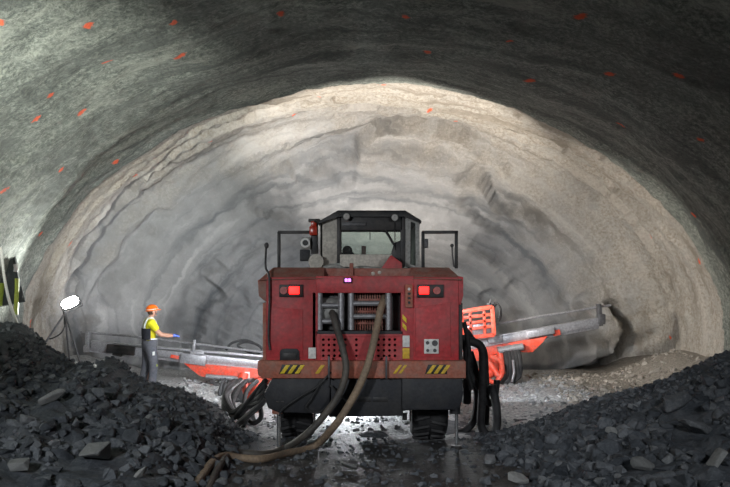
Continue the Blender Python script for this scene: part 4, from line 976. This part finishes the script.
# bib back, straps, belt, knee patch
def onback(pts, r): return tube(B(), [RT_ @ Vector(p) for p in spline(pts, 6)], r, 8)
def pad(name, m_, grid, th=.012):                            # grid of points laid on the body, thickened outwards
    bm = B(); g = [[bm.verts.new(RT_ @ Vector(p)) for p in r_] for r_ in grid]
    for r0_, r1_ in zip(g, g[1:]):
        for i_ in range(len(r0_) - 1): bm.faces.new((r0_[i_], r0_[i_ + 1], r1_[i_ + 1], r1_[i_]))
    bmesh.ops.recalc_face_normals(bm, faces=bm.faces)
    bmesh.ops.solidify(bm, geom=bm.faces[:], thickness=th)
    return part(name, bm, m_, man)
def arcs(a0, a1, z0_, z1_, rx, ry, nz=6, na=12, cx0=-.01):
    out = []
    for j_ in range(nz + 1):
        t = j_ / nz; zz = lerp(z0_, z1_, t); row = []
        for i_ in range(na + 1):
            a = math.radians(lerp(a0, a1, i_ / na)); kx = rx[0] + (rx[1] - rx[0]) * t; ky = ry[0] + (ry[1] - ry[0]) * t
            row.append((cx0 + math.cos(a) * kx, math.sin(a) * ky, zz))
        out.append(row)
    return out
pad('bib', 'bib', arcs(128, 262, 1.05, 1.30, (.165, .175), (.19, .20)))
pad('belt', 'reflect', arcs(0, 357, 1.05, 1.09, (.165, .165), (.19, .19), 1, 28))
for s_ in (-1, 1):
    bm = onback([(-.10, .05 * s_, 1.24), (-.135, .08 * s_, 1.34), (-.10, .10 * s_, 1.47), (-.0, .11 * s_, 1.535), (.09, .10 * s_, 1.46), (.145, .07 * s_, 1.3), (.15, .06 * s_, 1.1)], .022); part('brace', bm, 'reflect', man, 'pale shoulder brace')
bm = B(); bmesh.ops.create_icosphere(bm, subdivisions=2, radius=1)
for v in bm.verts: v.co = RT_ @ Vector((.10 + v.co.x * .02, -.21 + v.co.y * .012, .50 + v.co.z * .03))
part('knee_patch', bm, 'lime', man, 'small yellow patch')
bm = B(); box(bm, .0, .05, -.222, -.205, .72, .80, .003); bmesh.ops.transform(bm, matrix=RT_, verts=bm.verts); part('pocket_patch', bm, 'reflect', man, 'pale pocket patch')
# hair and helmet
bm = B(); bmesh.ops.create_icosphere(bm, subdivisions=3, radius=1)
for v in bm.verts: v.co = RT_ @ Vector((.035 + v.co.x * .092, v.co.y * .088, 1.66 + v.co.z * .085))
bmesh.ops.bisect_plane(bm, geom=bm.verts[:] + bm.edges[:] + bm.faces[:], plane_co=RT_ @ Vector((.06, 0, 1.66)), plane_no=(RT_.to_3x3() @ Vector((1, 0, -.25))), clear_outer=True)
part('hair', bm, 'hair', man)
bm = B(); bmesh.ops.create_uvsphere(bm, u_segments=28, v_segments=16, radius=1)
bmesh.ops.bisect_plane(bm, geom=bm.verts[:] + bm.edges[:] + bm.faces[:], plane_co=(0, 0, -.05), plane_no=(0, 0, -1), clear_outer=True)
tilt = Matrix.Translation((.045, 0, 1.70)) @ Matrix.Rotation(math.radians(-6), 4, 'Y')
for v in bm.verts: v.co = RT_ @ tilt @ Vector((v.co.x * .138, v.co.y * .115, v.co.z * .125))
n = 28; inn = []; out = []
for k in range(n):
    a = 2 * PI * k / n; ext = .012 + .05 * max(0, math.cos(a)) ** 2
    inn.append((math.cos(a) * .134, math.sin(a) * .112)); out.append((math.cos(a) * (.134 + ext), math.sin(a) * (.112 + ext * .6)))
vs = [[bm.verts.new(RT_ @ tilt @ Vector((px_, py_, zz))) for px_, py_ in ring] for ring, zz in ((inn, 0.004), (out, -.008), (out, -.016), (inn, -.008))]
for q in range(4):
    for k in range(n): bm.faces.new((vs[q][k], vs[q][(k + 1) % n], vs[(q + 1) % 4][(k + 1) % n], vs[(q + 1) % 4][k]))
hm = part('helmet', bm, 'helmet', man, 'orange safety helmet')
bm = B(); pts = [(math.cos(a) * .139, math.sin(a) * .117, .018) for a in [2 * PI * k / 28 for k in range(29)]]
tube(bm, [RT_ @ tilt @ Vector(p) for p in pts], .007, 6); part('helmet_band', bm, 'reflect', hm)

# ------------------------------------------------------------------ dusty air ahead of the rig
bm = B(); box(bm, -6.6, 6.0, 20.85, 22.9, .3, 5.3, 0)
m = bpy.data.materials.new('dusty_air'); m.use_nodes = True; nt = m.node_tree; nt.nodes.remove(nt.nodes['Principled BSDF'])
vs_ = N(nt, 'ShaderNodeVolumeScatter', Density=.035, Anisotropy=.2); vs_.inputs['Color'].default_value = (.9, .92, 1, 1)
nt.links.new(vs_.outputs[0], nt.nodes['Material Output'].inputs['Volume'])
hz_ = tag(obj('dust_haze', bm, m, smooth=False), 'thin grey dust haze hanging in front of the far rock face', 'haze', None, 'stuff')

# ------------------------------------------------------------------ light
def lamp(kind, loc, target, power, col=(1, 1, 1), size=.3, angle=None, blend=.6):
    l = bpy.data.lights.new('light', kind); l.energy = power; l.color = col
    o = bpy.data.objects.new('light', l); C.objects.link(o); o.location = loc
    o.rotation_euler = (Vector(target) - Vector(loc)).to_track_quat('-Z', 'Y').to_euler()
    if kind == 'AREA': l.size = size
    else: l.shadow_soft_size = size
    if kind == 'SPOT': l.spot_size = math.radians(angle); l.spot_blend = blend
    return o
WARM = (1, .93, .84); COOL = (.92, .96, 1)
# work lamps on the rig front, its flanks, and under the chassis
lamp('SPOT', (-.95, 17.36, 2.5), (-4.6, 22, 3.3), 560, COOL, .12, 120)
lamp('SPOT', (.95, 17.36, 2.5), (4.5, 22.5, 3.4), 400, WARM, .12, 120)
lamp('SPOT', (0, 17.95, 2.2), (.8, 21.8, 6.7), 2600, WARM, .12, 88)
lamp('SPOT', (1.0, 17.4, 2.3), (7.5, 21.3, 2.9), 800, WARM, .12, 74)
lamp('SPOT', (-1.4, 14.85, 2.3), (-4.9, 20.2, .9), 1100, COOL, .08, 75); lamp('SPOT', (1.4, 14.85, 2.3), (4.6, 20.4, .7), 700, COOL, .08, 75)
lamp('POINT', (-.3, 15.0, .45), (0, 15, 0), 90, COOL, .1); lamp('POINT', (-1.5, 15.6, 1.3), (0, 15, 0), 70, COOL, .1); lamp('POINT', (1.6, 15.6, 1.3), (0, 15, 0), 70, COOL, .1)
lamp('SPOT', (-5.88, 20.6, .9), (-6.9, 23, 5.2), 150, (1, .98, .95), .08, 125)  # added fill spot at the left boom, lifts the dim left wall
# tripod floodlight
lamp('SPOT', RM @ Vector((0, -.05, 0)), (-4.6, 6.0, 3.8), 800, (.96, 1, .92), .1, 92, .6)
# added fill spots near the camera, out of view: left wall, rig, heaps
lamp('SPOT', (-3.5, 2.0, 2.2), (-5.6, 15.0, 5.4), 13000, (.97, 1, .9), .15, 37, 1.0)
lamp('SPOT', (-4.2, 1.0, 4.0), (-.3, 12.5, .4), 1600, COOL, .4, 48, .7)
lamp('SPOT', (4.4, 1.5, 4.0), (3.0, 11.5, .2), 950, COOL, .4, 50, .7)
w = bpy.data.worlds.new('tunnel_air'); bpy.context.scene.world = w; w.use_nodes = True
w.node_tree.nodes['Background'].inputs[0].default_value = (.55, .68, .72, 1); w.node_tree.nodes['Background'].inputs[1].default_value = .03

# ------------------------------------------------------------------ camera
cam = bpy.data.cameras.new('camera'); co = bpy.data.objects.new('camera', cam); C.objects.link(co)
co.location = (0, 0, EYE); co.rotation_euler = (PI / 2, 0, 0)
cam.sensor_width = 36; cam.lens = 36 * F / 730; cam.shift_y = (HOR - 243.5) / 730; cam.clip_end = 200
sc = bpy.context.scene; sc.camera = co
sc.view_settings.view_transform = 'Standard'; sc.view_settings.look = 'None'; sc.view_settings.gamma = 1; sc.view_settings.exposure = 0
